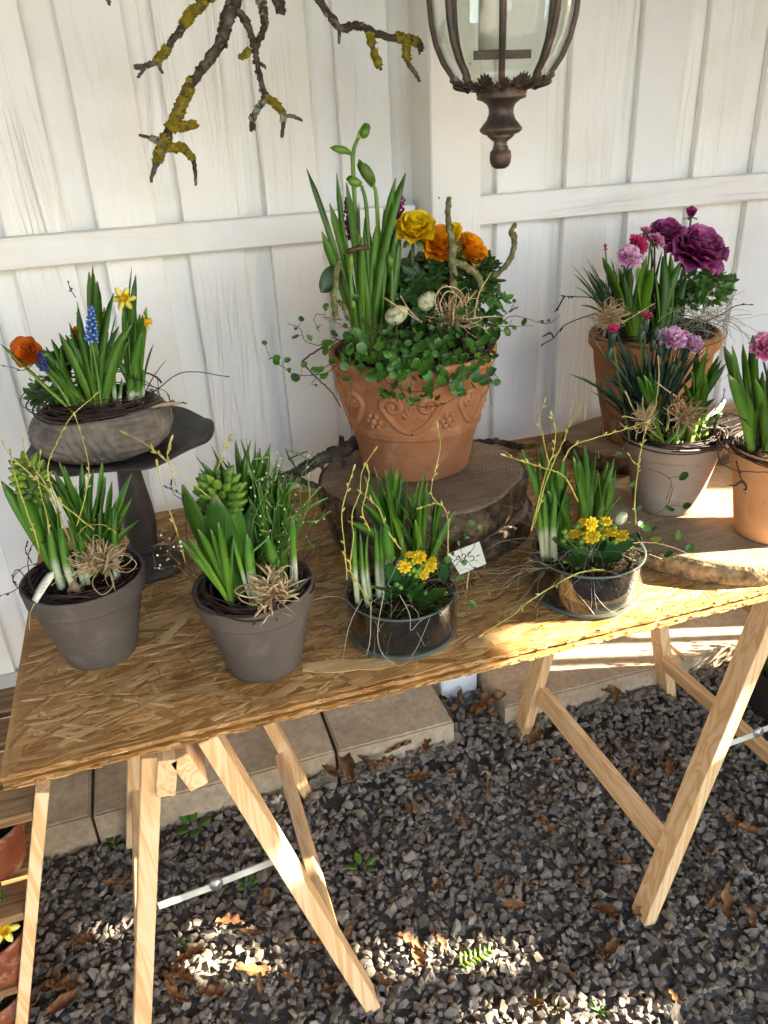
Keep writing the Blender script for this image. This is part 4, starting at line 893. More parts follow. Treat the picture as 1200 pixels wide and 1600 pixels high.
def grassy(c, Yb, px_tips, parent, mat, w, seed, name='dianthus_leaf', n_fill=0, box_px=None):
    rg = np.random.default_rng(seed); S = []; tips = list(px_tips)
    for i in range(n_fill): tips.append((rg.uniform(box_px[0], box_px[2]), rg.uniform(box_px[1], box_px[3])))
    for t in tips:
        b = at(c[0]+rg.normal(0, 12), c[1]+rg.normal(0, 6), Yb+rg.normal(0, .012)); e = at(t[0], t[1], Yb+rg.normal(0, .025)); s = scale_at(b); d = e-b; L = np.linalg.norm(d)
        if b[2] > SOILZ > 0: b[2] = SOILZ
        b = snap(b); d = e-b
        k0 = rg.uniform(.25, .6); st = b+d*k0+[0, 0, L*.1]; S.append(tube(np.array([b, (b+st)/2+[0, 0, L*.04], st]), .0007, 4))
        for q in range(rg.integers(2, 5)): S.append(blade(b+(st-b)*rg.uniform(.3, 1), e+rg.normal(0, L*.16, 3), w*s*rg.uniform(.7, 1.2), bow=[0, 0, L*.1], n=5, th=.12, tipp=.25))
    return part(name, join(S), mat, parent, True, kind='stuff')
EGG = None
def egg(p, r, parent, axis=(1, 0, .3)):
    V, F = lathe([(max(1e-4, math.sin(t)*(.72+.1*math.cos(t)))*1., -math.cos(t)) for t in np.linspace(0, math.pi, 13)], 16); part('speckled_egg', xf((V*r, F), frame(axis, loc=p)), M['egg'], parent)
def bulb(p, r, parent):
    p = snap(p); part('bulb', lathe([(.0001, -.5*r), (.6*r, -.45*r), (r, 0), (.85*r, .5*r), (.4*r, 1.0*r), (.25*r, 1.3*r), (.0001, 1.35*r)], 14, p), M['bulb'], parent)
rgm = np.random.default_rng(99)
GROUP = 'spring flower arrangements on the table'
# ---- left dark grey pot
c = (-.155, 1.108, TZ+.002); Y0 = c[1]
G1 = empty('potted_hyacinth', c, 'dark grey clay pot with green hyacinth and yellow twigs at the left table end', 'potted plant', GROUP)
part('pot', flower_pot(c, .0535, .091, .143), M['clay_grey'], G1); SOILZ = TZ+.126; POTC = (c[0], c[1], .068); soil(c, .08, TZ+.122, M['soil'], G1, 1)
tufts(c, .02, .08, TZ+.124, 700, M['moss_dry'], G1, 1); tufts(c, .055, .082, TZ+.13, 260, M['moss'], G1, 2)
wreath(c, .074, TZ+.142, 26, M['twig_dark'], G1, 3, .006)
hyacinth(48, 748, 30, 42, Y0+.0, G1, at(88, 862, Y0), 4, 42)
leaves(G1, [(82, 872, 2, 752, 17), (86, 876, 27, 760, 22), (90, 872, 52, 765, 24), (92, 870, 70, 770, 18), (95, 866, 90, 790, 16)], Y0-.005, M['leaf_hya'], tdy=0)
leaves(G1, [(90, 888, 78, 820, 12), (112, 892, 96, 832, 13), (110, 890, 92, 822, 9), (118, 884, 105, 812, 14), (127, 872, 124, 834, 9), (182, 862, 185, 793, 9), (176, 858, 177, 790, 8)], Y0-.02, M['shoot'], 'shoot', bowk=.02, fold=-.5, th=.45, tipp=.7, base=.95)
clump(G1, (140, 862), Y0+.015, [(92, 722), (100, 728), (84, 735), (128, 724), (118, 758), (146, 735), (160, 722), (165, 745), (110, 752), (133, 750), (152, 770)], M['leaf_mus'], 10, 5, 7)
clump(G1, (168, 855), Y0+.01, [(175, 752), (206, 740), (206, 779), (187, 776), (180, 786), (158, 786), (172, 792), (195, 800)], M['leaf_mus'], 9, 6, 5)
bulb(at(112, 900, Y0-.025), .013, G1)
for i, (P, w, nb) in enumerate((([(148, 828), (100, 790), (82, 772), (52, 745), (20, 716), (5, 694)], 3.2, 7), ([(112, 850), (97, 815), (90, 790), (77, 750), (76, 722), (90, 690), (110, 653), (148, 618)], 3.4, 6), ([(120, 822), (132, 780), (139, 745), (137, 717), (128, 683), (118, 652)], 2.8, 7),
                                ([(62, 865), (55, 835), (40, 795), (28, 758), (20, 730), (16, 708)], 3.2, 5), ([(78, 838), (72, 800), (65, 777), (60, 743), (63, 710)], 3.0, 6), ([(90, 800), (77, 767), (60, 740), (42, 716), (36, 690)], 2.8, 5), ([(120, 838), (135, 822), (160, 820), (176, 828)], 2.4, 2))):
    twig('yellow_twig', P, (Y0-.02, Y0-.045), G1, M['twig_yellow'], w, nb, seed=i, bud=.0042)
raffia(at(163, 880, Y0-.035), .052, 70, G1, 7, up=nrm([.25, -.45, .8])); raffia(at(140, 878, Y0-.05), .034, 40, G1, 8, 'raffia_tuft', up=nrm([-.2, -.5, .6]))
for i, P in enumerate(([(42, 905), (28, 890), (20, 900), (24, 912), (40, 918)], [(45, 900), (44, 870), (52, 850), (66, 848)], [(40, 912), (18, 925), (2, 930)], [(50, 880), (40, 860), (42, 850)], [(40, 926), (30, 920), (20, 905), (34, 888), (52, 882)])):
    twig('dark_twig', P, Y0-.01, G1, M['twig_dark'], 2.0, 2, seed=i, bud=.003)
tg = [at(54, 940, Y0-.1), at(64, 918, Y0-.1), at(84, 893, Y0-.09)]
part('paper_tag', blade(tg[0], tg[2], .013, bow=(tg[1]-(tg[0]+tg[2])/2), n=8, fold=.05, th=.03, tipp=.8, base=.75), M['card'], G1)
twig('tag_string', [(54, 942), (47, 960), (46, 985)], Y0-.1, G1, M['raffia'], 1.2); twig('tag_string', [(80, 915), (100, 900), (128, 889)], (Y0-.09, Y0-.07), G1, M['raffia'], 1.2)
for i in range(3): twig('scribble', [(62+i*4, 926-i*6), (66+i*4, 924-i*6), (64+i*4, 920-i*6), (68+i*4, 917-i*6)], Y0-.1035, G1, M['ink'], .7)

# ---- right dark grey pot
c = (.086, .987, TZ+.002); Y0 = c[1]
G2 = empty('potted_hyacinth', c, 'grey clay pot with broad hyacinth leaves and raffia bow, second from the left', 'potted plant', GROUP)
part('pot', flower_pot(c, .0575, .088, .139), M['clay_grey'], G2); SOILZ = TZ+.122; POTC = (c[0], c[1], .066); soil(c, .078, TZ+.118, M['soil'], G2, 5)
tufts(c, .02, .08, TZ+.12, 700, M['moss_dry'], G2, 11); tufts(c, .05, .084, TZ+.128, 300, M['moss'], G2, 12); wreath(c, .073, TZ+.138, 30, M['twig_dark'], G2, 13, .006)
hyacinth(345, 772, 39, 40, Y0+.015, G2, at(358, 890, Y0), 14, 56)
leaves(G2, [(354, 904, 286, 757, 34, -.01), (362, 902, 336, 772, 40, -.035), (368, 895, 366, 785, 30, .0), (376, 885, 392, 790, 24, .02)], Y0-.005, M['leaf_hya'], fold=.45, tipp=.6)
leaves(G2, [(350, 918, 276, 838, 9), (352, 920, 292, 836, 11), (354, 917, 309, 826, 10), (355, 916, 329, 826, 8), (357, 917, 341, 816, 9), (359, 918, 353, 808, 9), (361, 916, 366, 830, 8)], Y0-.035, M['leaf_bright'])
leaves(G2, [(388, 902, 366, 833, 12), (399, 902, 385, 832, 15), (432, 880, 417, 838, 15), (456, 884, 460, 812, 9), (464, 886, 456, 806, 8), (440, 900, 436, 872, 10)], Y0-.035, M['shoot'], 'shoot', bowk=.02, fold=-.5, th=.45, tipp=.72, base=.95)
clump(G2, (388, 850), Y0+.05, [(306, 712), (315, 722), (330, 696), (322, 735), (345, 716), (338, 735), (356, 720), (368, 688), (376, 685), (385, 684), (392, 688), (399, 690), (406, 700), (423, 692), (412, 712), (358, 735), (372, 718), (384, 715)], M['leaf_mus'], 9, 15, 14)
clump(G2, (425, 868), Y0+.02, [(432, 718), (440, 730), (420, 742), (446, 742), (405, 752), (450, 765), (438, 760), (414, 775), (428, 790), (458, 790), (400, 765), (392, 745)], M['leaf_mus'], 10, 16, 9)
def wiry(parent, base, Yb, n, bx, seed, mat, bead, blobs=3):
    rg = np.random.default_rng(seed); S, B = [], []
    for i in range(n):
        b = at(base[0]+rg.normal(0, 14), base[1]+rg.normal(0, 6), Yb+rg.normal(0, .01)); e = at(rg.uniform(bx[0], bx[2]), rg.uniform(bx[1], bx[3]), Yb+rg.normal(0, .03)); L = np.linalg.norm(e-b)
        Q = smooth_path([b, b+(e-b)*.4+rg.normal(0, L*.05, 3)+[0, 0, L*.08], b+(e-b)*.75+rg.normal(0, L*.04, 3)+[0, 0, L*.05], e], 5); S.append(tube(Q, [.0009, .0005], 4))
        for k in range(blobs):
            j = rg.integers(len(Q)//2, len(Q)); q = Q[j]+rg.normal(0, .004, 3); S.append(tube(np.array([Q[j], q]), .0004, 3)); B.append(ball(q, rg.uniform(.0008, .0017), None, rg.uniform(.001, .0021), 6, 5))
        for k in range(3): j = rg.integers(4, len(Q)); S.append(blade(Q[j], Q[j]+rg.normal(0, .012, 3)+[0, 0, .006], .003, n=4))
    o = part('wiry_shrublet', join(S), mat, parent); part('tiny_bud', join(B), bead, o, True, kind='stuff')
wiry(G2, (425, 885), Y0+.0, 34, (385, 700, 515, 850), 17, M['stem'], M['bud_white'], 2); wiry(G2, (310, 905), Y0-.01, 6, (238, 830, 300, 890), 18, M['twig_brown'], M['bud_white'], 4)
bulb(at(392, 928, Y0-.05), .013, G2)
raffia(at(424, 930, Y0-.06), .05, 55, G2, 19, up=nrm([0, -.7, .55]), w=.003); raffia(at(428, 922, Y0-.06), .05, 22, G2, 20, 'raffia_tuft', up=nrm([.1, -.3, 1]), w=.004)
twig('black_stick', [(412, 964), (445, 935), (484, 902)], (Y0-.085, Y0-.05), G2, M['iron'], 7, taper=.8)
for i, P in enumerate(([(452, 905), (478, 870), (506, 832)], [(446, 910), (470, 872), (482, 840)], [(460, 900), (490, 858), (540, 812)], [(455, 908), (485, 875), (500, 850)], [(300, 905), (293, 860), (288, 785), (278, 770), (262, 763)], [(288, 782), (272, 772), (268, 756)], [(305, 910), (300, 925), (306, 940)])):
    twig('dark_twig', P, Y0-.02, G2, M['twig_dark'], 1.8, 2, seed=i, bud=.003)
for i, P in enumerate(([(330, 780), (290, 745), (250, 712), (222, 690), (198, 678)], [(290, 880), (276, 830), (262, 790), (250, 750), (246, 728)], [(340, 735), (348, 705), (358, 688)], [(275, 760), (262, 715), (266, 690)])):
    twig('yellow_twig', P, Y0-.01, G2, M['twig_yellow'], 2.6, 6, seed=i+20, bud=.005)

# ---- glass bowls
def glass_bowl(c, r, h, root):
    o = [(r*.9, 0), (r*.975, .004), (r*.985, .012), (r*.99, h*.5), (r*.995, h*.8), (r, h-.002), (r*.999, h)]
    g = part('glass', cup(o, .0035, 72, c, .0095), M['glass'], root)
    ring = lambda rr, z, t: tube(np.array([(c[0]+rr*math.cos(a), c[1]+rr*math.sin(a), c[2]+z) for a in np.linspace(0, 6.2832, 73)]), t, 8)
    part('glass_rim', ring(r*.982, h+.0002, .0017), M['glass_edge'], g); part('glass_base_ring', ring(r*.95, .0052, .0036), M['glass_edge'], g)
    # peat inside the glass: irregular outline against the wall of the bowl
    n = 64; V, F = [], []; lv = [(.2, .0105), (.9, .011), (.945, .014), (.948, h*.5), (.948, h*.8), (.94, h-.014), (.6, h-.01), (.2, h-.006)]
    for q, z in lv:
        for j in range(n): a = 2*math.pi*j/n; k = q+(.008*noise.noise((a*4, z*60, c[0]*9))-.004 if q > .9 else 0); V.append((c[0]+r*k*math.cos(a), c[1]+r*k*math.sin(a), c[2]+z+(.006*noise.noise((a*5, 1, c[0])) if z > h*.6 else 0)))
    for i in range(len(lv)-1):
        for j in range(n): a, b = i*n+j, i*n+(j+1) % n; F.append((a, b, b+n, a+n))
    F.append(tuple(range(n))[::-1]); F.append(tuple((len(lv)-1)*n+j for j in range(n))); part('soil', (np.array(V), F), M['soil'], root)
c = (.311, .987, TZ+.002); Y0 = c[1]; ZR = TZ+.075
B1 = empty('glass_bowl_planting', c, 'round glass bowl of dark peat with yellow blooms, left of the two, with price card', 'glass bowl', GROUP)
SOILZ = ZR-.01; POTC = (c[0], c[1], .074); glass_bowl(c, .0885, .075, B1)
tufts(c, .02, .082, ZR-.008, 600, M['moss_dry'], B1, 31, (.008, .02)); tufts(c, .05, .084, ZR-.006, 200, M['moss'], B1, 32, (.008, .018))
clump(B1, (618, 862), Y0+.045, [(569, 742), (585, 731), (596, 758), (603, 733), (612, 722), (621, 732), (627, 736), (638, 744), (580, 765), (608, 750), (556, 775)], M['leaf_bright'], 10, 33, 8)
clump(B1, (654, 862), Y0+.03, [(617, 776), (645, 788), (664, 732), (655, 752), (668, 752), (634, 770), (658, 790)], M['leaf_bright'], 10, 34, 5)
clump(B1, (680, 862), Y0+.02, [(672, 788), (683, 776), (690, 780), (711, 798, 10)][:3]+[(711, 798)], M['leaf_bright'], 10, 35, 4)
leaves(B1, [(558, 890, 555, 824, 9), (568, 878, 562, 830, 8), (588, 904, 584, 820, 11), (598, 900, 596, 820, 11), (612, 872, 603, 818, 14), (578, 900, 576, 832, 8)], Y0-.01, M['shoot'], 'shoot', bowk=.02, fold=-.5, th=.45, tipp=.72, base=.95)
kalanchoe(Y0-.045, B1, [(632, 886, 10), (655, 872, 11), (672, 884, 10), (662, 899, 7), (640, 868, 7), (676, 876, 6)], [(645, 880, 4.5), (646, 891, 4.5), (652, 893, 4), (659, 883, 4.5), (668, 888, 4.5), (650, 900, 4), (640, 897, 4), (656, 890, 4), (619, 913, 4.5), (626, 918, 4.5), (665, 926, 4.5), (672, 929, 4)],
          [(640, 925, 578, 918, 22, -.03), (645, 925, 664, 910, 20, -.03), (640, 945, 700, 925, 36, -.04), (645, 955, 692, 950, 18, -.05), (620, 915, 605, 880, 26, .0), (640, 905, 600, 938, 24, -.03), (690, 910, 700, 880, 22, .01), (630, 900, 618, 872, 24, .02), (655, 915, 640, 940, 26, -.05)], at(645, 930, Y0-.02), 36)
for i, (P, w, nb) in enumerate((([(583, 956), (570, 930), (555, 905), (547, 885), (552, 840), (550, 805), (562, 770), (566, 735), (584, 706)], 3.6, 9), ([(578, 830), (566, 800), (572, 770), (577, 742), (575, 734)], 3.4, 4), ([(626, 858), (605, 828), (592, 795), (566, 771)], 3.2, 6), ([(690, 790), (680, 782), (674, 762), (688, 700), (684, 668)], 3.0, 6),
                                ([(700, 880), (700, 815), (695, 795), (684, 787), (660, 792)], 2.6, 6), ([(542, 905), (538, 850), (534, 800), (546, 755), (552, 735)], 3.0, 7), ([(602, 994), (592, 970), (584, 955)], 3., 1))):
    twig('yellow_twig', P, (Y0-.03, Y0-.02), B1, M['twig_yellow'], w, nb, seed=i+40, bud=.005)
fibres(c+np.array([0, 0, .065]), .085, 45, B1, 41, M['sisal'], L=(.05, .17)); fibres(at(705, 905, Y0), .03, 16, B1, 42, M['sisal'], L=(.05, .16), name='fibre_hair')
for i, P in enumerate(([(600, 925), (590, 990), (600, 1025), (628, 1040), (650, 1015), (672, 965)], [(566, 935), (545, 980), (535, 1035)], [(580, 940), (578, 1000), (570, 1032)], [(625, 930), (640, 960), (642, 985), (655, 972), (672, 962)])): twig('fibre_strand', P, Y0-.1, B1, M['sisal'], 1.2)
vine([[(700, 900, Y0), (715, 880, Y0-.01), (735, 862, Y0-.01), (745, 842, Y0)], [(705, 925, Y0-.05), (725, 950, Y0-.06), (742, 985, Y0-.07), (740, 1010, Y0-.08)], [(690, 880, Y0), (705, 850, Y0), (730, 832, Y0)], [(700, 885, Y0-.02), (722, 868, Y0-.03)]], B1, 43,
     [(743, 948, 14), (749, 980, 14), (728, 1017, 10), (716, 868, 9), (722, 881, 12), (708, 868, 7), (697, 870, 12), (726, 833, 11), (717, 852, 8), (741, 818, 10), (749, 821, 9), (722, 904, 9), (712, 835, 8), (740, 888, 7), (690, 857, 12)], Y=Y0-.03, along=0, w=1.4)
# price card on its stick
cp = [at(719, 898, 1.055), at(760, 881, 1.055), at(749, 846, 1.066), at(699, 866, 1.066)]
CA = empty('price_card', tuple(at(735, 905, 1.06)), 'cream price card with handwritten 125.- standing between the glass bowls', 'price card')
u = cp[1]-cp[0]; v = (cp[2]-cp[1]); nr = nrm(np.cross(u, v)); nr = nr if np.dot(nr, EYE-cp[0]) > 0 else -nr
Vc = np.array(cp+[p-nr*.0006 for p in cp]); part('card', (Vc, [(0, 1, 2, 3), (7, 6, 5, 4), (0, 4, 5, 1), (1, 5, 6, 2), (2, 6, 7, 3), (3, 7, 4, 0)]), M['card'], CA, False)
part('stick', tube(np.array([cp[0]+u*.35-nr*.002, cp[0]+u*.3-nr*.003-[0, 0, .02], np.array([*(cp[0]+u*.25)[:2], TZ+.002])]), .0014, 6), M['pine_z'], CA)
def stroke(pts, w=2.6):
    P = smooth_path([at(x, y, 1.0) for x, y in pts], 6); out = []
    for p in P: d = p-EYE; t = np.dot(cp[0]+nr*.0009-EYE, nr)/np.dot(d, nr); out.append(EYE+d*t)
    out = np.array(out); s = scale_at(out[0]); V, F, T = tube(out, w*s/2, 6); return V, F, T
for g, strokes in (('digit_one', [[(716, 869), (719, 872)], [(717, 868), (720.5, 877)]]), ('digit_two', [[(721, 868), (724, 865.5), (727, 867), (727, 872), (724.5, 876), (728, 876), (733, 878.5)]]), ('digit_five', [[(736.5, 862.5), (731, 865), (732.5, 870), (738, 868.5), (741, 872), (738, 876.5), (734.5, 876)]]), ('dot', [[(744.3, 875.2), (744.8, 875.6)]]), ('dash', [[(744.5, 869.5), (749, 867)]])):
    part(g, join([stroke(s_, 1.15 if g != 'dot' else 2.2) for s_ in strokes]), M['ink'], CA)

c = (.639, .98, TZ+.002); Y0 = c[1]; ZR = TZ+.08
B2 = empty('glass_bowl_planting', c, 'sunlit round glass bowl with yellow blooms and quail egg, right of the two', 'glass bowl', GROUP)
SOILZ = ZR-.01; POTC = (c[0], c[1], .078); glass_bowl(c, .0935, .08, B2)
tufts(c, .02, .088, ZR-.008, 500, M['moss_dry'], B2, 51, (.008, .02)); tufts(c, .055, .09, ZR-.006, 260, M['moss'], B2, 52, (.008, .02))
leaves(B2, [(846, 770, 815, 702, 10), (850, 768, 840, 698, 8), (856, 770, 846, 700, 8), (858, 775, 870, 705, 9)], Y0+.03, M['leaf_mus'])
clump(B2, (876, 812), Y0+.03, [(864, 705), (882, 712), (872, 735), (857, 745), (893, 740), (886, 725)], M['leaf_bright'], 10, 53, 6)
clump(B2, (918, 800), Y0+.03, [(897, 702), (913, 694), (905, 720), (932, 702), (926, 722), (918, 735), (935, 740), (906, 745)], M['leaf_bright'], 11, 54, 6)
clump(B2, (940, 808), Y0+.015, [(960, 716), (950, 722), (955, 745), (944, 748), (962, 735)], M['leaf_bright'], 11, 55, 4)
leaves(B2, [(856, 826, 852, 770, 10), (868, 822, 866, 765, 11), (845, 830, 838, 785, 8)], Y0, M['shoot'], 'shoot', bowk=.02, fold=-.5, th=.45, tipp=.72, base=.95)
kalanchoe(Y0-.05, B2, [(897, 837, 11), (925, 838, 13), (923, 818, 10), (953, 834, 11), (946, 816, 9), (972, 838, 10), (910, 818, 8)], [(885, 838, 5), (879, 845, 4.5), (882, 831, 4.5), (908, 846, 4.5), (938, 826, 5), (942, 840, 4.5), (962, 846, 4.5), (902, 822, 5), (936, 815, 4.5), (960, 824, 4.5)],
          [(905, 868, 862, 842, 34, 0), (915, 868, 880, 880, 24, -.04), (925, 866, 990, 845, 38, 0), (930, 872, 975, 872, 26, -.03), (918, 872, 900, 890, 22, -.05), (930, 880, 960, 892, 14, -.05), (940, 860, 950, 845, 26, .0)], at(920, 880, Y0-.02), 56)
egg(at(970, 809, Y0), .0135, B2, (.8, .2, .3))
for i, (P, w, nb) in enumerate((([(830, 830), (842, 780), (854, 735), (865, 705), (868, 670), (862, 650)], 3.2, 6), ([(835, 820), (848, 770), (862, 730), (880, 690), (893, 655), (903, 640)], 3.0, 6), ([(856, 720), (848, 680), (842, 655), (850, 630)], 2.8, 4), ([(903, 784), (882, 745), (850, 731), (820, 722), (790, 712)], 3.2, 6), ([(880, 720), (895, 697), (930, 684), (969, 673), (1007, 660)], 3.4, 6),
                                ([(993, 820), (992, 775), (997, 731), (1004, 692), (1012, 664)], 3.6, 8), ([(945, 890), (905, 895), (864, 916), (825, 941), (800, 962), (755, 990)], 3.4, 5), ([(1000, 730), (988, 720), (984, 712)], 2.6, 1))):
    twig('yellow_twig', P, (Y0-.02, Y0-.03) if i != 6 else (Y0-.08, Y0-.12), B2, M['twig_yellow'], w, nb, seed=i+60, bud=.005)
fibres(np.array(c)+[-.04, -.02, .07], .06, 42, B2, 61, M['sisal'], L=(.05, .16)); fibres(np.array(c)+[-.07, .0, .06], .03, 30, B2, 62, M['sisal'], L=(.05, .15))
vine([[(985, 850, Y0-.02), (1010, 848, Y0-.02), (1040, 852, Y0-.03), (1080, 866, Y0-.03), (1120, 872, Y0-.03)], [(1000, 840, Y0), (1025, 838, Y0), (1060, 845, Y0)], [(1040, 795, Y0), (1050, 770, Y0), (1047, 750, Y0), (1030, 738, Y0), (1012, 732, Y0)], [(990, 845, Y0-.01), (1010, 815, Y0), (1030, 800, Y0), (1050, 790, Y0)], [(965, 715, Y0), (980, 690, Y0), (985, 672, Y0)]], B2, 63,
     [(1062, 744, 17), (1067, 791, 15), (1050, 799, 17), (1044, 772, 11), (1057, 843, 18), (1031, 844, 16), (1051, 861, 17), (1076, 865, 16), (963, 708, 11), (935, 715, 13), (984, 760, 11), (1002, 790, 9), (998, 822, 13), (1008, 830, 12), (1003, 843, 15), (990, 835, 13), (1020, 830, 11), (1128, 868, 6), (1090, 880, 6)], Y=Y0-.015, w=1.4)

# ---- the big terracotta pot
c = (.472, 1.36, .8915); Y0 = c[1]; ZB = c[2]
BG = empty('terracotta_planter', c, 'large terracotta pot with scroll relief, orange ranunculus and trailing vine on the log', 'potted plant', GROUP)
def big_r(z): return float(np.interp(z, [0, .01, .06, .09, .098, .104, .12, .19, .205, .215, .235], [.103, .107, .116, .124, .128, .127, .131, .147, .149, .157, .158]))
o = [(.1, 0)]+[(big_r(z), z) for z in (.003, .01, .03, .06, .085, .09, .0935, .0965, .099, .101, .104, .107, .12, .14, .16, .18, .192, .2, .206, .212, .217, .222, .228, .233, .235)]
o = [(r+(.0026 if .0925 < z < .0975 or .1005 < z < .1045 else 0), z) for r, z in o]
pot = part('pot', cup(o, .011, 96, c), M['terracotta'], BG)
def on_pot(th, z, off): r = big_r(z)+off; return np.array([c[0]+r*math.cos(th), c[1]+r*math.sin(th), ZB+z])
S = []; PER = 2*math.pi/6
for k in range(6):
    t0 = R(-112)+k*PER; hw = .36*PER; L = []
    for sg in (-1, 1):          # half a garland, rising into a volute
        P = [on_pot(t0+sg*hw*q, .112+.05*q**2.2, -.0015) for q in np.linspace(0, 1, 12)]
        e = (t0+sg*(hw-.15), .163)
        for a in np.linspace(.15, 8.2, 34): rr = .0205*(1-a/9.6); P.append(on_pot(e[0]+sg*rr/.14*math.cos(a), e[1]+rr*math.sin(a)*.95, -.0015))
        S.append(tube(np.array(P), [.0062, .0072, .0066, .0058, .0042], 8)); S.append(ball(on_pot(e[0], e[1], .0), .0052, None, .0052, 8, 6))
    for j in range(-2, 3): S.append(blade(on_pot(t0, .136, .0), on_pot(t0+j*.055, .165-.004*j*j, .0015), .0105, bow=(0, 0, 0), face=on_pot(t0, .15, 1)-on_pot(t0, .15, 0), n=6, fold=-.35, th=.5)[:2])
    tm = t0+PER/2; S.append(xf(ball((0, 0, 0), .0075, .0075, .006, 10, 8), frame(on_pot(tm, .13, 1)-on_pot(tm, .13, 0), loc=on_pot(tm, .13, .001))))
    for j in range(6): a = j*1.0472; S.append(ball(on_pot(tm+.095*math.cos(a), .13+.0125*math.sin(a), .0), .0056, None, .0056, 8, 6))
part('scroll_relief', join(S), M['terracotta'], pot, True, kind='stuff')
SOILZ = ZB+.228; POTC = (c[0], c[1], .12); soil(c, .145, ZB+.212, M['soil'], BG, 9, .03); tufts(c, .04, .14, ZB+.222, 500, M['moss_dry'], BG, 71, (.01, .022), dome=.03)
zs = ZB+.225
clump(BG, (560, 515), Y0+.005, [(479, 264, 8), (526, 270, 8), (515, 318, 10), (503, 362, 12), (536, 300, 9), (548, 330, 10)], M['leaf_mus'], 10, 72, 10) if False else None
leaves(BG, [(556, 500, 479, 264, 8), (560, 500, 526, 270, 8), (557, 500, 515, 318, 11), (545, 470, 503, 362, 12), (565, 505, 541, 285, 9), (570, 505, 561, 316, 13), (575, 505, 553, 345, 12), (583, 505, 634, 270, 11), (588, 500, 618, 278, 11), (592, 500, 612, 330, 14), (580, 508, 600, 325, 14), (575, 505, 590, 345, 15), (595, 500, 623, 340, 12), (588, 505, 570, 340, 13), (600, 500, 616, 360, 11), (610, 500, 612, 408, 9), (618, 500, 605, 400, 8), (566, 505, 566, 370, 11), (560, 508, 532, 340, 9), (606, 500, 625, 365, 9)], Y0-.02, M['leaf_mus'], tipp=.8)
def daff_bud(stem, bud_c, tip, Y, w, parent):
    P = [at(x, y, Y) for x, y in stem]; o_ = part('flower_stalk', tube(smooth_path(P, 6), [.0042, .0036, .003], 7), M['stem'], parent); b, t = at(*bud_c, Y), at(*tip, Y)
    L = np.linalg.norm(t-b); S_ = xf(ball((0, 0, 0), w*scale_at(b)/2, None, L*.62, 10, 8), frame(t-b, loc=(b+t)/2)); part('bud', S_+(np.full(len(S_[0]), .5),), M['bud_green'], o_); part('spathe', blade(P[-1], t+(t-b)*.35, w*.9*scale_at(b), n=6, fold=.5), M['leaf_bright'], o_)
daff_bud([(565, 500), (563, 400), (553, 300), (552, 240), (560, 215)], (566, 214), (574, 199), Y0-.01, 15, BG); daff_bud([(562, 500), (556, 350), (551, 250), (550, 240)], (544, 236), (523, 232), Y0-.015, 12, BG)
daff_bud([(580, 500), (577, 400), (572, 320), (565, 290)], (562, 287), (546, 282), Y0-.015, 15, BG); daff_bud([(592, 500), (592, 400), (588, 310), (584, 290)], (583, 285), (567, 258), Y0-.005, 17, BG)
daff_bud([(552, 480), (548, 440), (548, 425)], (548, 420), (548, 398), Y0-.04, 10, BG); daff_bud([(612, 490), (613, 440), (612, 420)], (612, 418), (608, 400), Y0-.04, 10, BG)
rosette('ranunculus', at(647, 366, Y0-.01), .04, nrm([-.1, -.55, .75]), 'yellow', RAN, BG, at(645, 480, Y0), 73); rosette('ranunculus', at(684, 390, Y0-.0), .04, nrm([.0, -.7, .6]), 'orange', RAN, BG, at(680, 480, Y0), 74)
rosette('ranunculus', at(728, 398, Y0+.01), .037, nrm([.4, -.6, .6]), 'orange', RAN, BG, at(715, 480, Y0), 75); rosette('ranunculus', at(709, 374, Y0-.02), .027, nrm([.1, -.2, 1]), 'yellow', [(5, 5, .75, 0), (5, 14, .9, -.02), (6, 24, 1, -.04)], BG, at(705, 470, Y0), 76)
for i, (x, y) in enumerate(((547, 350), (545, 335), (620, 345), (626, 330))):
    cc = at(x, y, Y0+.03); S = []
    for j in range(90): q = rgm.uniform(-1, 1); S.append(ball(cc+np.array([rgm.normal(0, .004*(1-q*.5)), rgm.normal(0, .004), q*.026]), .0022, None, .0034, 5, 4)+(np.full(30, rgm.random()),))
    part('celosia_plume', join([(s_[0], s_[1], np.full(len(s_[0]), rgm.random())) for s_ in S]), M['p_magenta'], BG)
foliage(at(672, 432, Y0+.005), .056, 95, BG, 77, M['leaf_dark'], (.022, .042)); foliage(at(728, 432, Y0+.01), .05, 75, BG, 78, M['leaf_dark'], (.02, .04)); foliage(at(640, 470, Y0-.02), .05, 60, BG, 79, M['leaf_dark'], (.02, .035)); foliage(at(745, 470, Y0), .05, 60, BG, 80, M['leaf_frill'], (.018, .034))
foliage(at(655, 512, Y0-.02), .05, 50, BG, 180, M['leaf_dark'], (.018, .032)); foliage(at(705, 515, Y0-.02), .045, 45, BG, 181, M['leaf_frill'], (.016, .03))
part('mossy_stick', join(bough([[(708, 480, 12), (708, 412, 13), (705, 375, 11), (700, 340, 9), (701, 308, 8)]], Y0-.045, rough=.25)), M['lichen_green'], BG); part('mossy_stick', join(bough([[(708, 410, 12), (730, 418, 12), (748, 436, 11), (752, 455, 9)]], Y0-.045, rough=.25)), M['lichen_green'], BG)
part('curled_stick', join(bough([[(735, 462, 10), (764, 437, 10), (791, 414, 9), (802, 391, 9), (803, 372, 9), (798, 362, 8), (806, 349, 6)], [(804, 388, 6), (806, 370, 5), (804, 363, 3)]], Y0-.02, rough=.2)), M['lichen_green'], BG)
part('lichen_stick', join(bough([[(526, 500, 10), (522, 465, 10), (526, 425, 11), (530, 405, 8)], [(545, 500, 9), (538, 480, 8), (530, 470, 6)]], Y0-.06, rough=.3)), M['lichen_green'], BG)
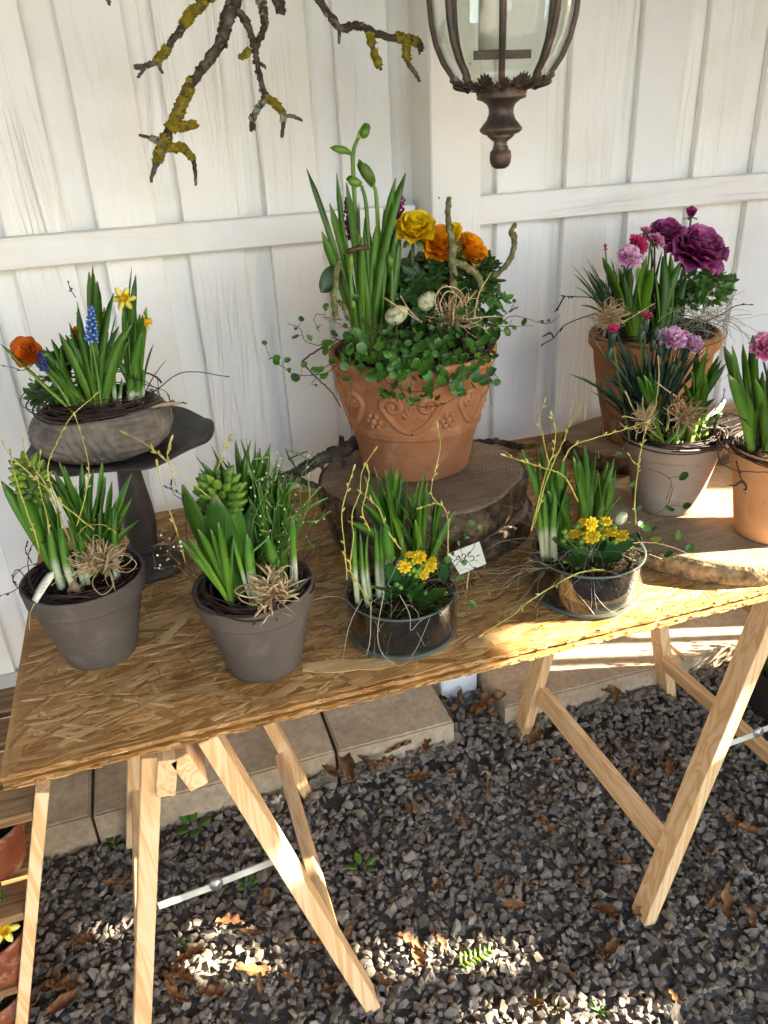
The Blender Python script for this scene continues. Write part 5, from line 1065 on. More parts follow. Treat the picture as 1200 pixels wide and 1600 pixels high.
pl = at(531, 418, Y0-.05); q_ = at(498, 452, Y0-.06); part('broad_leaf', xf(disc_leaf(np.linalg.norm(q_-pl), .036, .2, 8, 0, 0, 3, 1.), frame(nrm(EYE-pl), (1, 0, 0), pl) @ Matrix.Rotation(R(135), 4, 'Z')), M['leaf_dark'], BG)
part('broken_stick', join(bough([[(540, 394, 7), (560, 388, 7), (580, 386, 6)]], Y0-.07, rough=.3)), M['twig_brown'], BG)
egg(at(620, 492, Y0-.075), .022, BG, (1, .1, .35)); egg(at(667, 470, Y0-.06), .021, BG, (.7, .3, .5))
raffia(at(706, 502, Y0-.08), .062, 55, BG, 81, up=nrm([0, -.4, .9]), loops=.2); 
for i, P in enumerate(([(690, 500), (680, 470), (690, 450), (712, 450), (727, 468), (730, 500)], [(694, 500), (688, 474), (700, 455), (720, 468), (724, 500)], [(740, 500), (748, 460), (768, 425)], [(600, 465), (630, 485), (660, 505)], [(625, 462), (640, 485), (655, 500)], [(720, 500), (760, 495), (790, 495)])): twig('raffia_strand', P, Y0-.1, BG, M['raffia'], 2.2, seed=i, taper=.8)
wreath(c, .13, ZB+.238, 16, M['twig_dark'], BG, 82, .012)
# trailing wire vine: a dense mat over the rim and long wisps to both sides
stems = []; rv = np.random.default_rng(83)
for i in range(14):
    x = rv.uniform(535, 790); y = rv.uniform(495, 525); drop = rv.uniform(20, 110)*(1.0 if 590 < x < 760 else .45); dx = rv.normal(0, 25); f = max(0, 1-((x-655)/135)**2)**.5
    d0 = Y0-.1*f; stems.append([(x, y, d0+.03), (x+dx*.4, y+25, d0-.045*f-.01), (x+dx*.8, y+25+drop*.5, d0-.05*f-.012), (x+dx, y+25+drop, d0-.035*f-.015)])
vine(stems, BG, 84, leaf_size=16, along=4, w=1.5)
stems = []
for i in range(16):
    a = rv.uniform(-math.pi, .1); x = 655+rv.uniform(-125, 130); y = 515+rv.normal(0, 12); f = max(0, 1-((x-655)/140)**2)**.5; stems.append([(x, y+10, Y0-.08*f), (x+rv.normal(0, 18), y-8, Y0-.1*f-.01), (x+rv.normal(0, 35), y-2+rv.normal(0, 12), Y0-.1*f-.02)])
mat_px = []
for i in range(200):
    x = rv.uniform(535, 785); k = (x-655)/135; y = 520+34*math.sqrt(max(0, 1-k*k))-14*k+rv.normal(0, 19)
    if rv.random() < .25: x = rv.uniform(590, 750); y = rv.uniform(560, 622)
    mat_px.append((x, y, rv.uniform(12, 20)))
vm = vine(stems, BG, 85, leaf_size=15, along=1, w=1.4); org_ = np.array(BG.location)
for x, y, sz in mat_px:
    f = max(.0, 1-((x-655)/148)**2)**.5; p = at(x, y, Y0-.163*f-.004-rv.uniform(0, .02) if y > 535 else Y0-.15*f+rv.uniform(-.02, .05)); vine_leaf(p, sz*scale_at(p), vm, org_, rv)
hang = []
for i in range(9):
    x = 575+i*24+rv.normal(0, 6); f = max(.0, 1-((x-655)/148)**2)**.5; hang.append([(x, 535, Y0-.165*f), (x+rv.normal(0, 8), 565, Y0-.17*f-.004), (x+rv.normal(0, 14), 590+rv.normal(0, 12), Y0-.165*f-.006)])
hang.append([(560, 545, Y0-.12), (590, 585, Y0-.165), (640, 612, Y0-.175), (700, 600, Y0-.175), (745, 575, Y0-.15), (760, 555, Y0-.12), (750, 540, Y0-.12)])
hang.append([(600, 560, Y0-.16), (640, 628, Y0-.172), (690, 632, Y0-.172), (730, 610, Y0-.16)])
vine(hang, BG, 89, leaf_size=14, along=3, w=1.6, mat=M['twig_dark'])
vine([[(522, 535, Y0-.04), (500, 545, Y0-.05), (474, 564, Y0-.05), (477, 572, Y0-.05), (500, 595, Y0-.05), (520, 615, Y0-.05), (532, 636, Y0-.05)]], BG, 86, w=3., mat=M['twig_dark'], name='dark_twig')
vine([[(535, 560, Y0-.06), (510, 582, Y0-.06), (465, 586, Y0-.06), (440, 572, Y0-.06), (422, 556, Y0-.06), (415, 540, Y0-.06)], [(530, 530, Y0-.06), (505, 540, Y0-.06), (478, 533, Y0-.06), (470, 515, Y0-.06), (463, 509, Y0-.06), (450, 506, Y0-.06)], [(535, 500, Y0-.05), (515, 497, Y0-.05), (497, 490, Y0-.05), (491, 500, Y0-.05), (500, 520, Y0-.05)], [(530, 560, Y0-.06), (500, 580, Y0-.06), (487, 600, Y0-.06)], [(528, 575, Y0-.08), (548, 590, Y0-.13), (546, 640, Y0-.12), (550, 680, Y0-.1)]], BG, 87,
     [(417, 537, 9), (420, 561, 12), (433, 554, 13), (435, 570, 12), (444, 564, 11), (451, 575, 9), (468, 593, 17), (471, 573, 12), (485, 578, 13), (490, 582, 11), (507, 575, 15), (506, 555, 18), (502, 537, 19), (512, 587, 16), (534, 590, 14), (512, 481, 16), (500, 510, 13), (488, 530, 12), (457, 529, 12), (472, 502, 10), (460, 515, 6), (491, 602, 6), (524, 562, 12), (519, 545, 12), (526, 520, 14)], Y=Y0-.06, w=1.5)
vine([[(775, 505, Y0-.02), (805, 494, Y0-.02), (835, 502, Y0-.02), (858, 505, Y0-.02), (875, 492, Y0-.02)], [(770, 500, Y0-.03), (792, 490, Y0-.03), (803, 475, Y0-.03)], [(770, 520, Y0-.03), (790, 515, Y0-.03), (800, 498, Y0-.03)]], BG, 88, [(822, 498, 12), (801, 472, 7), (796, 488, 10), (789, 512, 15), (800, 510, 8), (847, 500, 6), (857, 498, 6), (806, 483, 6), (778, 480, 13), (770, 490, 14), (763, 500, 15), (784, 500, 12)], Y=Y0-.03, w=1.4)

# ---- weathered terracotta at the wall
c = (1.078, 1.46, .8165); Y0 = c[1]; ZB = c[2]
TP = empty('terracotta_planter', c, 'tall weathered terracotta pot with purple ranunculus against the wall', 'potted plant', GROUP)
part('pot', cup([(.088, 0), (.09, .004), (.1, .05), (.115, .11), (.124, .16), (.128, .19), (.129, .205), (.134, .212), (.142, .222), (.1425, .236), (.139, .246), (.136, .249)], .012, 80, c), M['terracotta_old'], TP)
SOILZ = ZB+.234; POTC = (c[0], c[1], .1); soil(c, .122, ZB+.225, M['soil'], TP, 3, .02); tufts(c, .03, .125, ZB+.23, 600, M['moss_dry'], TP, 91, (.01, .022), dome=.02)
PUR = [(4, 15, .6, .1), (6, 35, .75, .05), (7, 50, .88, 0), (8, 66, 1, -.04), (9, 84, 1.05, -.1), (9, 100, 1.0, -.16)]
rosette('ranunculus', at(1084, 398, Y0-.03), .06, nrm([.12, -.42, .9]), 'purple', PUR, TP, at(1070, 480, Y0), 92); rosette('ranunculus', at(1040, 368, Y0), .036, nrm([-.3, -.3, .9]), 'purple', PUR[1:], TP, at(1050, 480, Y0), 93)
rosette('ranunculus_bud', at(1080, 338, Y0+.02), .022, nrm([0, 0, 1]), 'purple', [(4, 4, .8, 0), (4, 12, .9, -.02), (3, 45, .9, -.05)], TP, at(1076, 400, Y0+.01), 94)
rosette('carnation', at(981, 404, Y0-.05), .027, nrm([-.2, -.7, .6]), 'pale', DIA, TP, at(985, 470, Y0-.03), 95); rosette('carnation', at(994, 386, Y0-.02), .024, nrm([.1, -.6, .7]), 'hot', DIA, TP, at(990, 470, Y0-.03), 96)
rosette('carnation', at(1024, 379, Y0-.03), .02, nrm([.3, -.5, .8]), 'pink', DIA, TP, at(1010, 470, Y0-.03), 97); rosette('carnation', at(1008, 364, Y0), .015, nrm([-.1, -.3, 1]), 'pink', DIA[:2], TP, at(1005, 460, Y0-.02), 98)
rosette('carnation_bud', at(946, 388, Y0-.02), .009, nrm([-.2, -.1, 1]), 'hot', DIA[:1], TP, at(965, 470, Y0-.03), 99)
leaves(TP, [(978, 490, 942, 402, 15), (982, 486, 985, 412, 12), (986, 484, 968, 420, 11), (1002, 480, 994, 413, 14), (1006, 480, 1021, 416, 15), (995, 482, 1002, 430, 10), (1030, 478, 1024, 430, 11), (1036, 480, 1063, 410, 12), (1045, 482, 1048, 440, 11), (1052, 496, 1072, 432, 13), (1030, 482, 1036, 400, 11), (1040, 480, 1048, 396, 11), (990, 485, 1010, 400, 10), (1020, 480, 1008, 425, 11)], Y0-.06, M['leaf_bright'])
foliage(at(1104, 450, Y0-.04), .05, 90, TP, 100, M['leaf_frill'], (.02, .036)); foliage(at(1070, 470, Y0-.05), .035, 30, TP, 101, M['leaf_dark'], (.015, .03))
grassy((965, 490), Y0-.03, [(925, 405), (918, 430), (915, 448), (930, 425), (940, 420), (950, 430), (935, 460), (960, 420)], TP, M['leaf_grey'], 4, 102, n_fill=14, box_px=(925, 410, 1000, 470)); grassy((1030, 480), Y0+.01, [(1020, 400)], TP, M['leaf_grey'], 4, 103, n_fill=10, box_px=(990, 390, 1060, 450))
for i in range(7): b_ = at(1030+i*6, 478, Y0-.065); part('grape_hyacinth_bud', xf(ball((0, 0, 0), .004, None, .01, 7, 6), frame([rgm.normal(0, .3), 0, 1], loc=at(1030+i*6, 452+rgm.integers(0, 14), Y0-.06)))+(np.zeros(56) if False else None,), M['p_blue2'], TP) if False else None
raffia(at(950, 498, Y0-.08), .042, 110, TP, 104, up=nrm([-.2, -.6, .5]), loops=.75, flat=.35); fibres(at(1085, 505, Y0-.08), .06, 90, TP, 105, M['spanish'], 'spanish_moss', .0006, (.05, .12)); fibres(at(1120, 500, Y0-.03), .03, 30, TP, 106, M['spanish'], 'spanish_moss', .0006, (.05, .14))
wreath(c, .125, ZB+.245, 18, M['twig_dark'], TP, 107, .01)
for i, P in enumerate(([(935, 466), (910, 464), (882, 463)], [(930, 490), (905, 498), (880, 510), (865, 528), (850, 537)], [(865, 527), (860, 520), (853, 523)], [(882, 463), (878, 470), (871, 482)], [(1080, 512), (1120, 495), (1150, 478), (1172, 476)], [(970, 505), (1000, 488), (1018, 477)])): twig('catkin_twig', P, Y0-.08, TP, M['twig_dark'] if i != 5 else M['raffia'], 2.6 if i in (2, 3) else 1.8, 2, seed=i, bud=.004, taper=.9)
twig('fibre_strand', [(1130, 505), (1134, 540), (1140, 575), (1128, 594), (1112, 592)], Y0-.03, TP, M['sisal'], 1.6)

# ---- beige pot
c = (.908, 1.14, .8135); Y0 = c[1]; ZB = c[2]
BP = empty('potted_carnation', c, 'beige clay pot with pale pink carnations and raffia on the pale log slice', 'potted plant', GROUP)
part('pot', flower_pot(c, .06, .0935, .147, .032), M['clay_beige'], BP); SOILZ = ZB+.132; POTC = (c[0], c[1], .07); soil(c, .083, ZB+.128, M['soil'], BP, 6); tufts(c, .02, .085, ZB+.13, 600, M['moss_dry'], BP, 111); tufts(c, .06, .088, ZB+.135, 200, M['moss'], BP, 112)
wreath(c, .08, ZB+.146, 32, M['twig_dark'], BP, 113, .007)
grassy((1020, 645), Y0, [(945, 570), (935, 590), (925, 612), (950, 600), (960, 560), (975, 550), (990, 560), (985, 575)], BP, M['leaf_grey'], 4.5, 114, n_fill=40, box_px=(960, 530, 1085, 610))
for i, (x, y, r, kd, ax, lay) in enumerate(((1047, 533, .026, 'pale', [-.1, -.5, .8], DIA), (1076, 541, .024, 'pale', [.2, -.6, .7], DIA), (957, 519, .014, 'hot', [-.2, -.3, 1], DIA[:2]), (1010, 498, .013, 'hot', [0, -.2, 1], DIA[:2]), (1070, 524, .011, 'pink', [.1, -.2, 1], DIA[:1]), (1003, 515, .007, 'hot', [0, -.1, 1], DIA[:1]))):
    p = at(x, y, Y0-.01); o_ = rosette('carnation', p, r, nrm(ax), kd, lay, BP, at(x+(1020-x)*.55, 640, Y0), 115+i, sepals=False)
    V, F = lathe([(.0028, -.03), (.0055, -.026), (.006, -.012), (.0068, -.002), (.005, 0)], 10); part('calyx', xf((V*min(1, r/.014), F, np.full(len(V), .3)), frame(nrm(np.array(ax)+[0, 0, 1]), loc=p)), M['leaf_grey'], o_)
for i, (x, y) in enumerate(((952, 552), (1002, 525), (1020, 540), (1032, 548), (1050, 575), (1025, 520))): V, F = ball((0, 0, 0), .005, None, .012, 8, 7); part('green_bud', xf((V, F, np.full(len(V), .5)), frame([rgm.normal(0, .15), 0, 1], loc=at(x, y, Y0-.015))), M['leaf_grey'], BP)
clump(BP, (1012, 645), Y0-.055, [(996, 588), (1006, 586), (1015, 580), (1025, 594), (1020, 600)], M['leaf_bright'], 10, 121, 3)
clump(BP, (1084, 648), Y0-.03, [(1069, 597), (1080, 577), (1089, 548), (1096, 560), (1104, 548), (1107, 531), (1123, 556), (1127, 563), (1110, 575), (1092, 600), (1100, 590)], M['leaf_bright'], 10, 122, 6)
raffia(at(1005, 660, Y0-.08), .042, 60, BP, 123, up=nrm([-.1, -.5, .7])); raffia(at(1062, 655, Y0-.075), .05, 70, BP, 124, 'raffia_tuft', up=nrm([.1, -.5, .7]))
for i, P in enumerate(([(1028, 556), (1029, 600), (1022, 640)], [(976, 610), (990, 640), (1004, 658)], [(1058, 620), (1040, 608), (1027, 598)])): twig('raffia_strand', P, Y0-.07, BP, M['raffia'], 2.2, seed=i, taper=.7)
for i, P in enumerate(([(985, 670), (950, 640), (938, 610), (942, 592)], [(1100, 672), (1130, 655), (1150, 640), (1160, 630)], [(1090, 675), (1125, 662), (1160, 650)], [(1110, 650), (1128, 625), (1132, 612)], [(945, 690), (940, 670), (955, 655)], [(1095, 668), (1140, 668), (1165, 655)])): twig('dark_twig', P, Y0-.05, BP, M['twig_dark'], 2.6, 2, seed=i, bud=.003)
part('plant_label', blade(at(1100, 660, Y0-.03), at(1134, 625, Y0-.02), .016, n=4, fold=.02, th=.03, tipp=.95, base=1), M['card'], BP)

# ---- peach pot
c = (1.006, .975, .8135); Y0 = c[1]; ZB = c[2]
PP = empty('potted_carnation', c, 'peach clay pot cut by the right picture edge with a deep pink carnation', 'potted plant', GROUP)
part('pot', flower_pot(c, .0575, .087, .166, .034), M['clay_peach'], PP); SOILZ = ZB+.15; POTC = (c[0], c[1], .064); soil(c, .077, ZB+.146, M['soil'], PP, 7); tufts(c, .02, .08, ZB+.148, 600, M['moss_dry'], PP, 131); tufts(c, .05, .083, ZB+.155, 260, M['moss'], PP, 132); wreath(c, .08, ZB+.162, 24, M['twig_dark'], PP, 133, .008)
leaves(PP, [(1164, 672, 1131, 541, 14), (1166, 668, 1144, 540, 10), (1168, 665, 1161, 538, 12), (1170, 665, 1176, 524, 14), (1160, 675, 1137, 585, 14), (1172, 668, 1182, 560, 11), (1168, 660, 1165, 588, 11)], Y0+.0, M['leaf_bright'])
leaves(PP, [(1198, 672, 1180, 592, 12), (1202, 672, 1192, 580, 12), (1206, 672, 1204, 560, 12), (1212, 672, 1218, 570, 12), (1208, 670, 1232, 585, 12)], Y0-.02, M['leaf_bright'])
grassy((1205, 665), Y0+.01, [(1180, 570), (1190, 575), (1185, 600)], PP, M['leaf_grey'], 5, 134, n_fill=14, box_px=(1170, 565, 1260, 640))
rosette('carnation', at(1192, 546, Y0-.01), .026, nrm([-.2, -.6, .6]), 'pink', DIA, PP, at(1204, 650, Y0), 135); rosette('carnation', at(1225, 540, Y0), .024, nrm([.2, -.5, .7]), 'pink', DIA, PP, at(1210, 650, Y0), 136)
bulb(at(1162, 690, Y0-.03), .016, PP)
for i, P in enumerate(([(1135, 700), (1118, 680), (1122, 655), (1150, 648), (1172, 665)], [(1120, 690), (1126, 720), (1150, 735), (1200, 738)], [(1150, 720), (1156, 742), (1160, 752)], [(1160, 750), (1150, 758), (1144, 758)], [(1160, 750), (1166, 760), (1165, 766)], [(1130, 700), (1115, 665), (1135, 645), (1165, 655)])): twig('dark_twig', P, Y0-.075 if i in (1, 2, 3, 4) else Y0-.03, PP, M['twig_dark'], 2.6 if i not in (3, 4) else 4, 1, seed=i, bud=.003, taper=.8)

# ---- rope bowl on the pedestal plate
c = (-.098, 1.355, PZ+.003); Y0 = c[1]; ZB = c[2]
RB = empty('rope_bowl_planting', c, 'grey rope-textured bowl with grape hyacinth and daffodils on the pedestal plate', 'potted plant', GROUP)
def ropebowl():
    prof = [(.075, 0), (.092, .004), (.106, .016), (.1145, .034), (.114, .05), (.106, .064), (.096, .073), (.088, .076), (.082, .07), (.08, .05), (.0001, .045)]
    n = 220; pr = [(r, z) for r, z in zip(interp([p[0] for p in prof], 61), interp([p[1] for p in prof], 61))]; V, F = [], []
    for i, (r, z) in enumerate(pr):
        for j in range(n):
            a = 2*math.pi*j/n; sect = math.floor(a/R(40)); ph = (a % R(40))/R(40)
            g = abs(math.sin(i*.62+ph*2+sect*2))*.0042+math.sin(a*70+i*1.3)*.0011 if sect % 2 else abs(math.sin(a*24+i*.22*(1 if sect % 4 else -1)))*.0042+math.sin(i*1.1+a*50)*.001
            rr = r+(g if 2 < i < 44 else 0); V.append((c[0]+rr*math.cos(a), c[1]+rr*math.sin(a), ZB+z))
    for i in range(len(pr)-1):
        for j in range(n): p, q = i*n+j, i*n+(j+1) % n; F.append((p, q, q+n, p+n))
    F.append(tuple(range(n))[::-1]); return np.array(V), F
part('bowl', ropebowl(), M['rope_stone'], RB); SOILZ = ZB+.072; POTC = (c[0], c[1], .074); soil(c, .085, ZB+.062, M['soil'], RB, 4, .02)
tufts(c, .02, .085, ZB+.066, 800, M['moss_dry'], RB, 141, (.008, .018), dome=.02); tufts(c, .05, .09, ZB+.072, 300, M['moss'], RB, 142, (.008, .016), dome=.01); wreath(c, .08, ZB+.082, 26, M['twig_dark'], RB, 143, .014)
clump(RB, (160, 650), Y0-.03, [(108, 504, 14), (120, 470, 13), (119, 488, 13), (139, 425, 9), (145, 414, 5), (155, 449, 8), (178, 458, 8), (186, 510, 10), (170, 520, 12), (196, 512, 8), (205, 508, 7), (150, 500, 10)] if False else [(108, 504), (120, 470), (119, 488), (139, 425), (145, 414), (155, 449), (178, 458), (186, 510), (170, 520), (196, 512), (205, 508), (152, 500), (163, 480)], M['leaf_mus'], 11, 144, 6)
clump(RB, (120, 630), Y0-.02, [(80, 530), (72, 542), (57, 540), (109, 532), (95, 545), (88, 560)], M['leaf_mus'], 10, 145, 6)
clump(RB, (208, 618), Y0+.01, [(192, 458), (206, 416), (229, 480), (202, 465), (213, 500), (222, 520), (196, 500), (190, 520)], M['leaf_mus'], 11, 146, 5)
leaves(RB, [(180, 640, 176, 570, 8), (186, 640, 190, 590, 7), (206, 622, 203, 590, 13), (215, 622, 212, 590, 12), (228, 612, 222, 575, 10)], Y0-.03, M['shoot'], 'shoot', bowk=.02, fold=-.5, th=.45, tipp=.75, base=.9)
muscari((142, 480), (143, 532), Y0-.05, 24, RB, [(160, 650), (153, 590), (146, 550)], M['p_blue'], 147); muscari((60, 550), (70, 578), Y0-.04, 18, RB, [(112, 640), (95, 610), (80, 590)], M['p_blue2'], 148)
daffodil(at(193, 467, Y0+.0), nrm([.1, -.8, .25]), .0205, RB, [at(205, 600, Y0), at(200, 520, Y0)]); daffodil(at(226, 503, Y0+.0), nrm([.95, -.2, .05]), .019, RB, [at(210, 600, Y0), at(216, 540, Y0)], .3)
rosette('ranunculus', at(50, 556, Y0-.03), .031, nrm([-.3, -.7, .5]), 'orange2', [(4, 20, .7, 0), (5, 45, .9, -.03), (6, 70, 1, -.06)], RB, at(105, 630, Y0-.02), 149); rosette('ranunculus', at(122, 528, Y0+.02), .02, nrm([.2, -.5, .6]), 'orange', RAN[2:5], RB, at(130, 620, Y0), 150)
foliage(at(80, 610, Y0-.0), .03, 36, RB, 151, M['leaf_dark'], (.015, .028)); foliage(at(125, 565, Y0+.03), .04, 40, RB, 152, M['leaf_dark'], (.016, .03)); foliage(at(150, 620, Y0+.01), .03, 20, RB, 153, M['leaf_dark'], (.014, .026))
leaves(RB, [(104, 625, 0, 537, 6)], Y0-.05, M['stem'], 'grass_blade', bowk=.03, tipp=.9); leaves(RB, [(232, 615, 240, 537, 3), (240, 618, 262, 560, 4), (165, 560, 182, 490, 3)], Y0, M['leaf_dark'], 'grass_blade')
bulb(at(187, 650, Y0-.04), .014, RB)
for i, P in enumerate(([(150, 690), (185, 655), (230, 620), (250, 605), (277, 585), (305, 581), (353, 588)], [(240, 605), (225, 595), (200, 590), (185, 572)], [(60, 560), (40, 578), (22, 575), (0, 570)], [(90, 650), (78, 635), (72, 610), (50, 595)], [(85, 645), (70, 630), (62, 622)], [(118, 465), (112, 455), (107, 443)], [(245, 640), (262, 628), (287, 630)], [(225, 600), (262, 615), (265, 650)], [(150, 695), (170, 670), (215, 640)], [(75, 625), (58, 618), (55, 615)])): twig('dark_twig', P, (Y0-.06, Y0-.03), RB, M['twig_dark'], 2.4 if i in (0, 8) else 1.6, 3, seed=i, bud=.003, taper=.6)
part('dry_leaf_strip', blade(at(235, 638, Y0-.05), at(285, 630, Y0-.07), .007, n=6, tipp=.5), M['raffia'], RB)
# ------------------------------------------------------------------ plant ladder with pots at the left edge
POTC = None; SOILZ = -9.
M['shelf'] = pine('stained_shelf_wood', (.06, 1, 1), ('#6e4f30', '#80603c', '#8f6e48'))
PL = empty('plant_ladder', (-.62, 1.1, 0), 'pale slatted plant ladder at the left picture edge holding terracotta pots', 'plant stand')
for y in (.985, 1.32): part('side_lath', bar((-.455, y, .01), (-.268, y, .635), .02, .026, (1, 0, 0)), M['pine_z'], PL, False)
for y in (.985, 1.32): part('side_lath', bar((-1.05, y, .01), (-1.0, y, .635), .02, .026, (1, 0, 0)), M['pine_z'], PL, False)
shelves = [(.60, -.29), (.40, -.35), (.235, -.40), (.07, -.45)]
for z, x in shelves:
    for k in range(4): part('slat', box(-1.02, x, .975+.09*k, 1.045+.09*k, z-.016, z), M['shelf'], PL, False)
def small_pot(c, label, seed, flower_px, Yf):
    root = empty('potted_daffodil', c, label, 'potted plant', 'small pots on the plant ladder'); part('pot', flower_pot(c, .04, .06, .1, .025), M['terracotta_red'], root); soil(c, .052, c[2]+.085, M['soil'], root, seed)
    cc = np.array(c); tufts(c, .01, .052, c[2]+.088, 160, M['moss_dry'], root, seed)
    for k in range(3): bulb(cc+[.02*math.cos(k*2.1+seed), .02*math.sin(k*2.1+seed), .09], .013, root)
    for k in range(7): a = rgm.uniform(0, 6.3); part('leaf', blade(cc+[.02*math.cos(a), .02*math.sin(a), .09], cc+[.045*math.cos(a), .045*math.sin(a), rgm.uniform(.16, .2)], .011), M['leaf_mus'], root)
    if flower_px is not None: p = at(*flower_px, Yf); daffodil(p, nrm([.3, -.7, .5]), .024, root, [cc+[0, 0, .09], (cc+[0, 0, .09]+p)/2+[0, 0, .01]], seed)
def sp(px, py, z): p = on(px, py, z); return tuple(p)
small_pot((-.395, 1.09, .402), 'small terracotta pot with yellow daffodil, topmost at the left edge', 1, (12, 1258), 1.03)
small_pot((-.42, 1.02, .237), 'small terracotta pot with green shoots, middle one at the left edge', 2, None, 0)
small_pot((-.462, 1.04, .072), 'small terracotta pot with yellow daffodil, lowest at the left edge', 3, (6, 1452), .98)

# ------------------------------------------------------------------ tray of heather under the right trestle
HT = empty('heather_tray', (1.62, 1.22, .0), 'dark plastic tray of pink heather on the gravel behind the right trestle', 'flower tray')
hx0, hx1, hy0, hy1 = 1.41, 1.86, 1.02, 1.4
for b_ in ((hx0, hx1, hy0, hy0+.006), (hx0, hx1, hy1-.006, hy1), (hx0, hx0+.006, hy0+.0065, hy1-.0065), (hx1-.006, hx1, hy0+.0065, hy1-.0065)): part('tray_side', box(*b_, .01, .13), M['plastic'], HT, False)
part('tray_floor', box(hx0+.007, hx1-.007, hy0+.007, hy1-.007, .01, .02), M['plastic'], HT, False); part('soil', box(hx0+.008, hx1-.008, hy0+.008, hy1-.008, .021, .1), M['soil'], HT, False)
for q in range(9):
    cx, cy = hx0+.07+.15*(q % 3), hy0+.065+.125*(q//3); S, B = [], []
    for i in range(26):
        b = np.array([cx+rgm.normal(0, .02), cy+rgm.normal(0, .02), .1]); e = b+np.array([rgm.normal(0, .035), rgm.normal(0, .035), rgm.uniform(.12, .24)]); Q = smooth_path([b, (b+e)/2+rgm.normal(0, .008, 3), e], 4); S.append(tube(Q, [.0012, .0007], 4))
        for k in range(7): j = rgm.integers(2, len(Q)); S.append(blade(Q[j], Q[j]+rgm.normal(0, .009, 3)+[0, 0, .006], .0022, n=3))
        for k in range(8): j = rgm.integers(len(Q)//2, len(Q)); B.append(ball(Q[j]+rgm.normal(0, .006, 3), .0034, None, .0045, 6, 4)+(np.full(30, rgm.random()),))
    o_ = part('heather', join(S), M['leaf_dark'], HT); part('heather_flowers', join([(b_[0], b_[1], np.full(len(b_[0]), rgm.random())) for b_ in B]), M['p_heath'], o_, True, kind='stuff')

# ------------------------------------------------------------------ fallen leaves and weeds on the gravel
DL = []
for q in range(6):
    r6 = np.random.default_rng(200+q); V, F, T = disc_leaf(1, .3+.07*(q % 3), .25, 12, .2, 3 if q % 2 else 0, 4, 1.3, thick=.012); V[:, 2] += .18*np.sin(V[:, 1]*3+q)*(1 if q % 2 else -.6); a = V[:, 0]*(2.2+q*.5); V[:, 2] += .28*(1-np.cos(a)); V = V-[0, .5, 0]; V[:, 2] -= V[:, 2].min()-.05; DL.append(mesh('dry_leaf', V, F, M['dryleaf'], True, T))
spots = [(100, 1550, 60), (75, 1560, 40), (130, 1478, 24), (178, 1380, 22), (205, 1378, 20), (100, 1575, 40), (118, 1470, 20), (290, 1540, 40), (330, 1562, 30), (275, 1560, 34), (265, 1540, 26), (355, 1450, 26), (390, 1520, 40), (410, 1540, 24), (420, 1400, 22), (395, 1462, 30), (300, 1500, 34), (500, 1485, 28), (545, 1460, 26),
         (640, 1480, 34), (655, 1500, 30), (600, 1540, 30), (688, 1480, 20), (545, 1210, 40), (515, 1205, 30), (578, 1200, 26), (655, 1220, 30), (580, 1198, 30), (605, 1200, 22), (622, 1180, 34), (640, 1265, 22), (670, 1165, 28), (690, 1100, 24), (720, 1105, 40), (765, 1112, 44), (758, 1125, 34), (650, 1262, 16), (855, 1300, 28), (838, 1158, 26),
         (878, 1098, 18), (960, 1090, 22), (955, 1085, 26), (990, 1210, 20), (985, 1170, 16), (1040, 1205, 22), (820, 1325, 14), (725, 1285, 14), (800, 1415, 34), (745, 1360, 16), (780, 1390, 20), (690, 1390, 20), (830, 1385, 18), (950, 1430, 34), (965, 1445, 26), (975, 1350, 24), (905, 1380, 20), (1005, 1425, 22), (1130, 1420, 46), (1110, 1415, 20), (1170, 1435, 22),
         (1060, 1240, 24), (1145, 1290, 30), (1165, 1300, 26), (1110, 1340, 20), (955, 1490, 28), (945, 1500, 24), (895, 1525, 20), (840, 1570, 24), (1050, 1560, 22), (680, 1460, 16), (470, 1300, 18), (455, 1540, 22), (520, 1550, 26), (760, 1230, 16), (710, 1210, 14), (900, 1240, 16), (870, 1190, 14)]
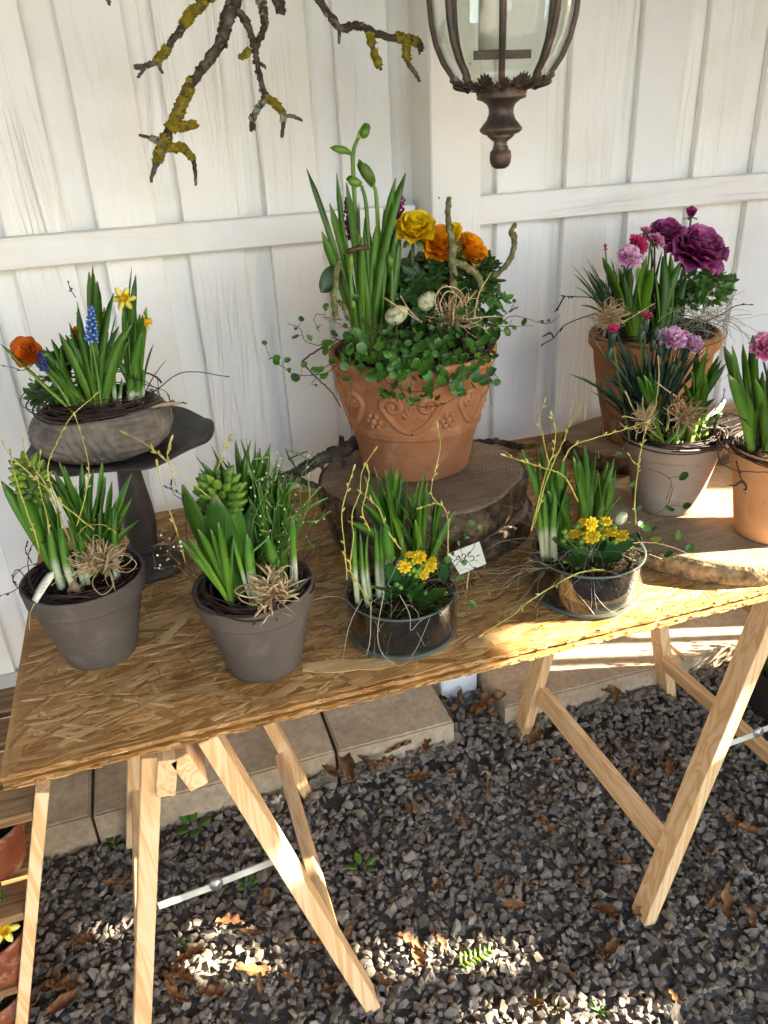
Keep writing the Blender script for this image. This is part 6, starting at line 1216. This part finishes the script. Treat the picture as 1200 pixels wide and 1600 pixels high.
for i, (x, y, s) in enumerate(spots):
    p = on(x, y, .016); bk = min(1, max(0, (p[1]-1.34)/.11))*min(1, max(0, (p[0]+.15)/.4)); p = on(x, y, .016+.036*bk*bk*(3-2*bk)); L = s*scale_at(p)*1.5
    lab = {0: 'large torn brown leaf in the bottom left gravel corner', 5: 'brown leaf at the very bottom left beneath the large torn one', 12: 'curled leaf in the sunlit gravel left of the slanting trestle leg', 19: 'leaf at the right end of the bright sun patch on the gravel', 23: 'wide brown leaf at the concrete step beside the slab joint', 29: 'brown leaf lying against the front of the middle concrete slab', 33: 'brown leaf at the foot of the white post', 34: 'large brown leaf leaning on the right concrete slab beside the post', 37: 'orange brown leaf in open gravel between the two trestles', 47: 'long curled leaf just left of the right front trestle foot', 52: 'brown leaf tucked against the right front trestle foot', 57: 'long twisted leaf on the gravel at the right picture edge', 61: 'brown leaf on gravel under the right stretcher near the heather tray', 64: 'brown leaf on the gravel below and right of the right trestle foot', 38: 'small leaf beside the back foot of the right trestle', 71: 'brown leaf on the gravel left of the sun patch at the bottom'}.get(i, 'small dry curled brown leaf among others scattered over the grey gravel')
    tag(link('fallen_leaf', DL[i % 6], None, tuple(p+[0, 0, rgm.uniform(0, .004)]), (rgm.normal(0, .3), rgm.normal(0, .3), rgm.uniform(0, 6.3)), L*rgm.uniform(.8, 1.1)), lab, 'leaf', 'dry leaves scattered on the gravel')
def weed(x, y, s, n, label, mode=0):
    p = on(x, y, .012); u = scale_at(p); root = empty('weed', tuple(p), label, 'weed', 'weeds in the gravel')
    for k in range(n):
        if mode == 0: a = k*6.283/n+rgm.normal(0, .3); d = np.array([math.cos(a), math.sin(a), .35]); part('leaf', blade(p+d*s*u*.3, p+d*s*u, s*u*.55, n=7, fold=.15, th=.05, tipp=.3, face=(0, 0, 1)), M['weed'], root)
        elif mode == 1: a = rgm.uniform(0, 6.3); d = np.array([math.cos(a), math.sin(a), .6]); part('leaf', blade(p, p+d*s*u*rgm.uniform(.6, 1), s*u*.1, n=5), M['weed'], root)
        else: t = (k//2)/(n/2); sd = 1 if k % 2 else -1; q = p+np.array([t*s*u*2-s*u, t*s*u*.1, .012]); part('leaf', blade(q, q+np.array([.006, sd*.55*s*u*(1-.5*t), .004]), s*u*.2, n=5, face=(0, 0, 1), tipp=.3), M['leaf_bright'], root)
    if mode == 2: part('stem', tube(np.array([p+[-s*u, 0, .004], p+[0, 0, .011], p+[s*u, .1*s*u, .012]]), .001, 5), M['stem'], root)
    if mode == 0: part('stem', tube(np.array([p-[0, 0, .006], p, p+[0, 0, .006]]), .0015, 5), M['stem'], root)
weed(302, 1292, 30, 5, 'small broad-leaved green weed in the gravel just behind the left front legs'); weed(388, 1384, 17, 6, 'tiny green weed below the pale brace of the left trestle'); weed(565, 1356, 24, 4, 'pale green four-leaved weed in open gravel right of the left trestle')
weed(288, 1478, 16, 12, 'feathery green weed left of the long slanting trestle leg', 1); weed(746, 1502, 28, 14, 'bright fern-like sprig in the sunlit gravel patch', 2); weed(935, 1580, 18, 14, 'pale mossy tuft in the gravel at the bottom edge', 1); weed(176, 1318, 16, 5, 'dark weed at the foot of the concrete step behind the left legs')
print('objects', len(bpy.data.objects))
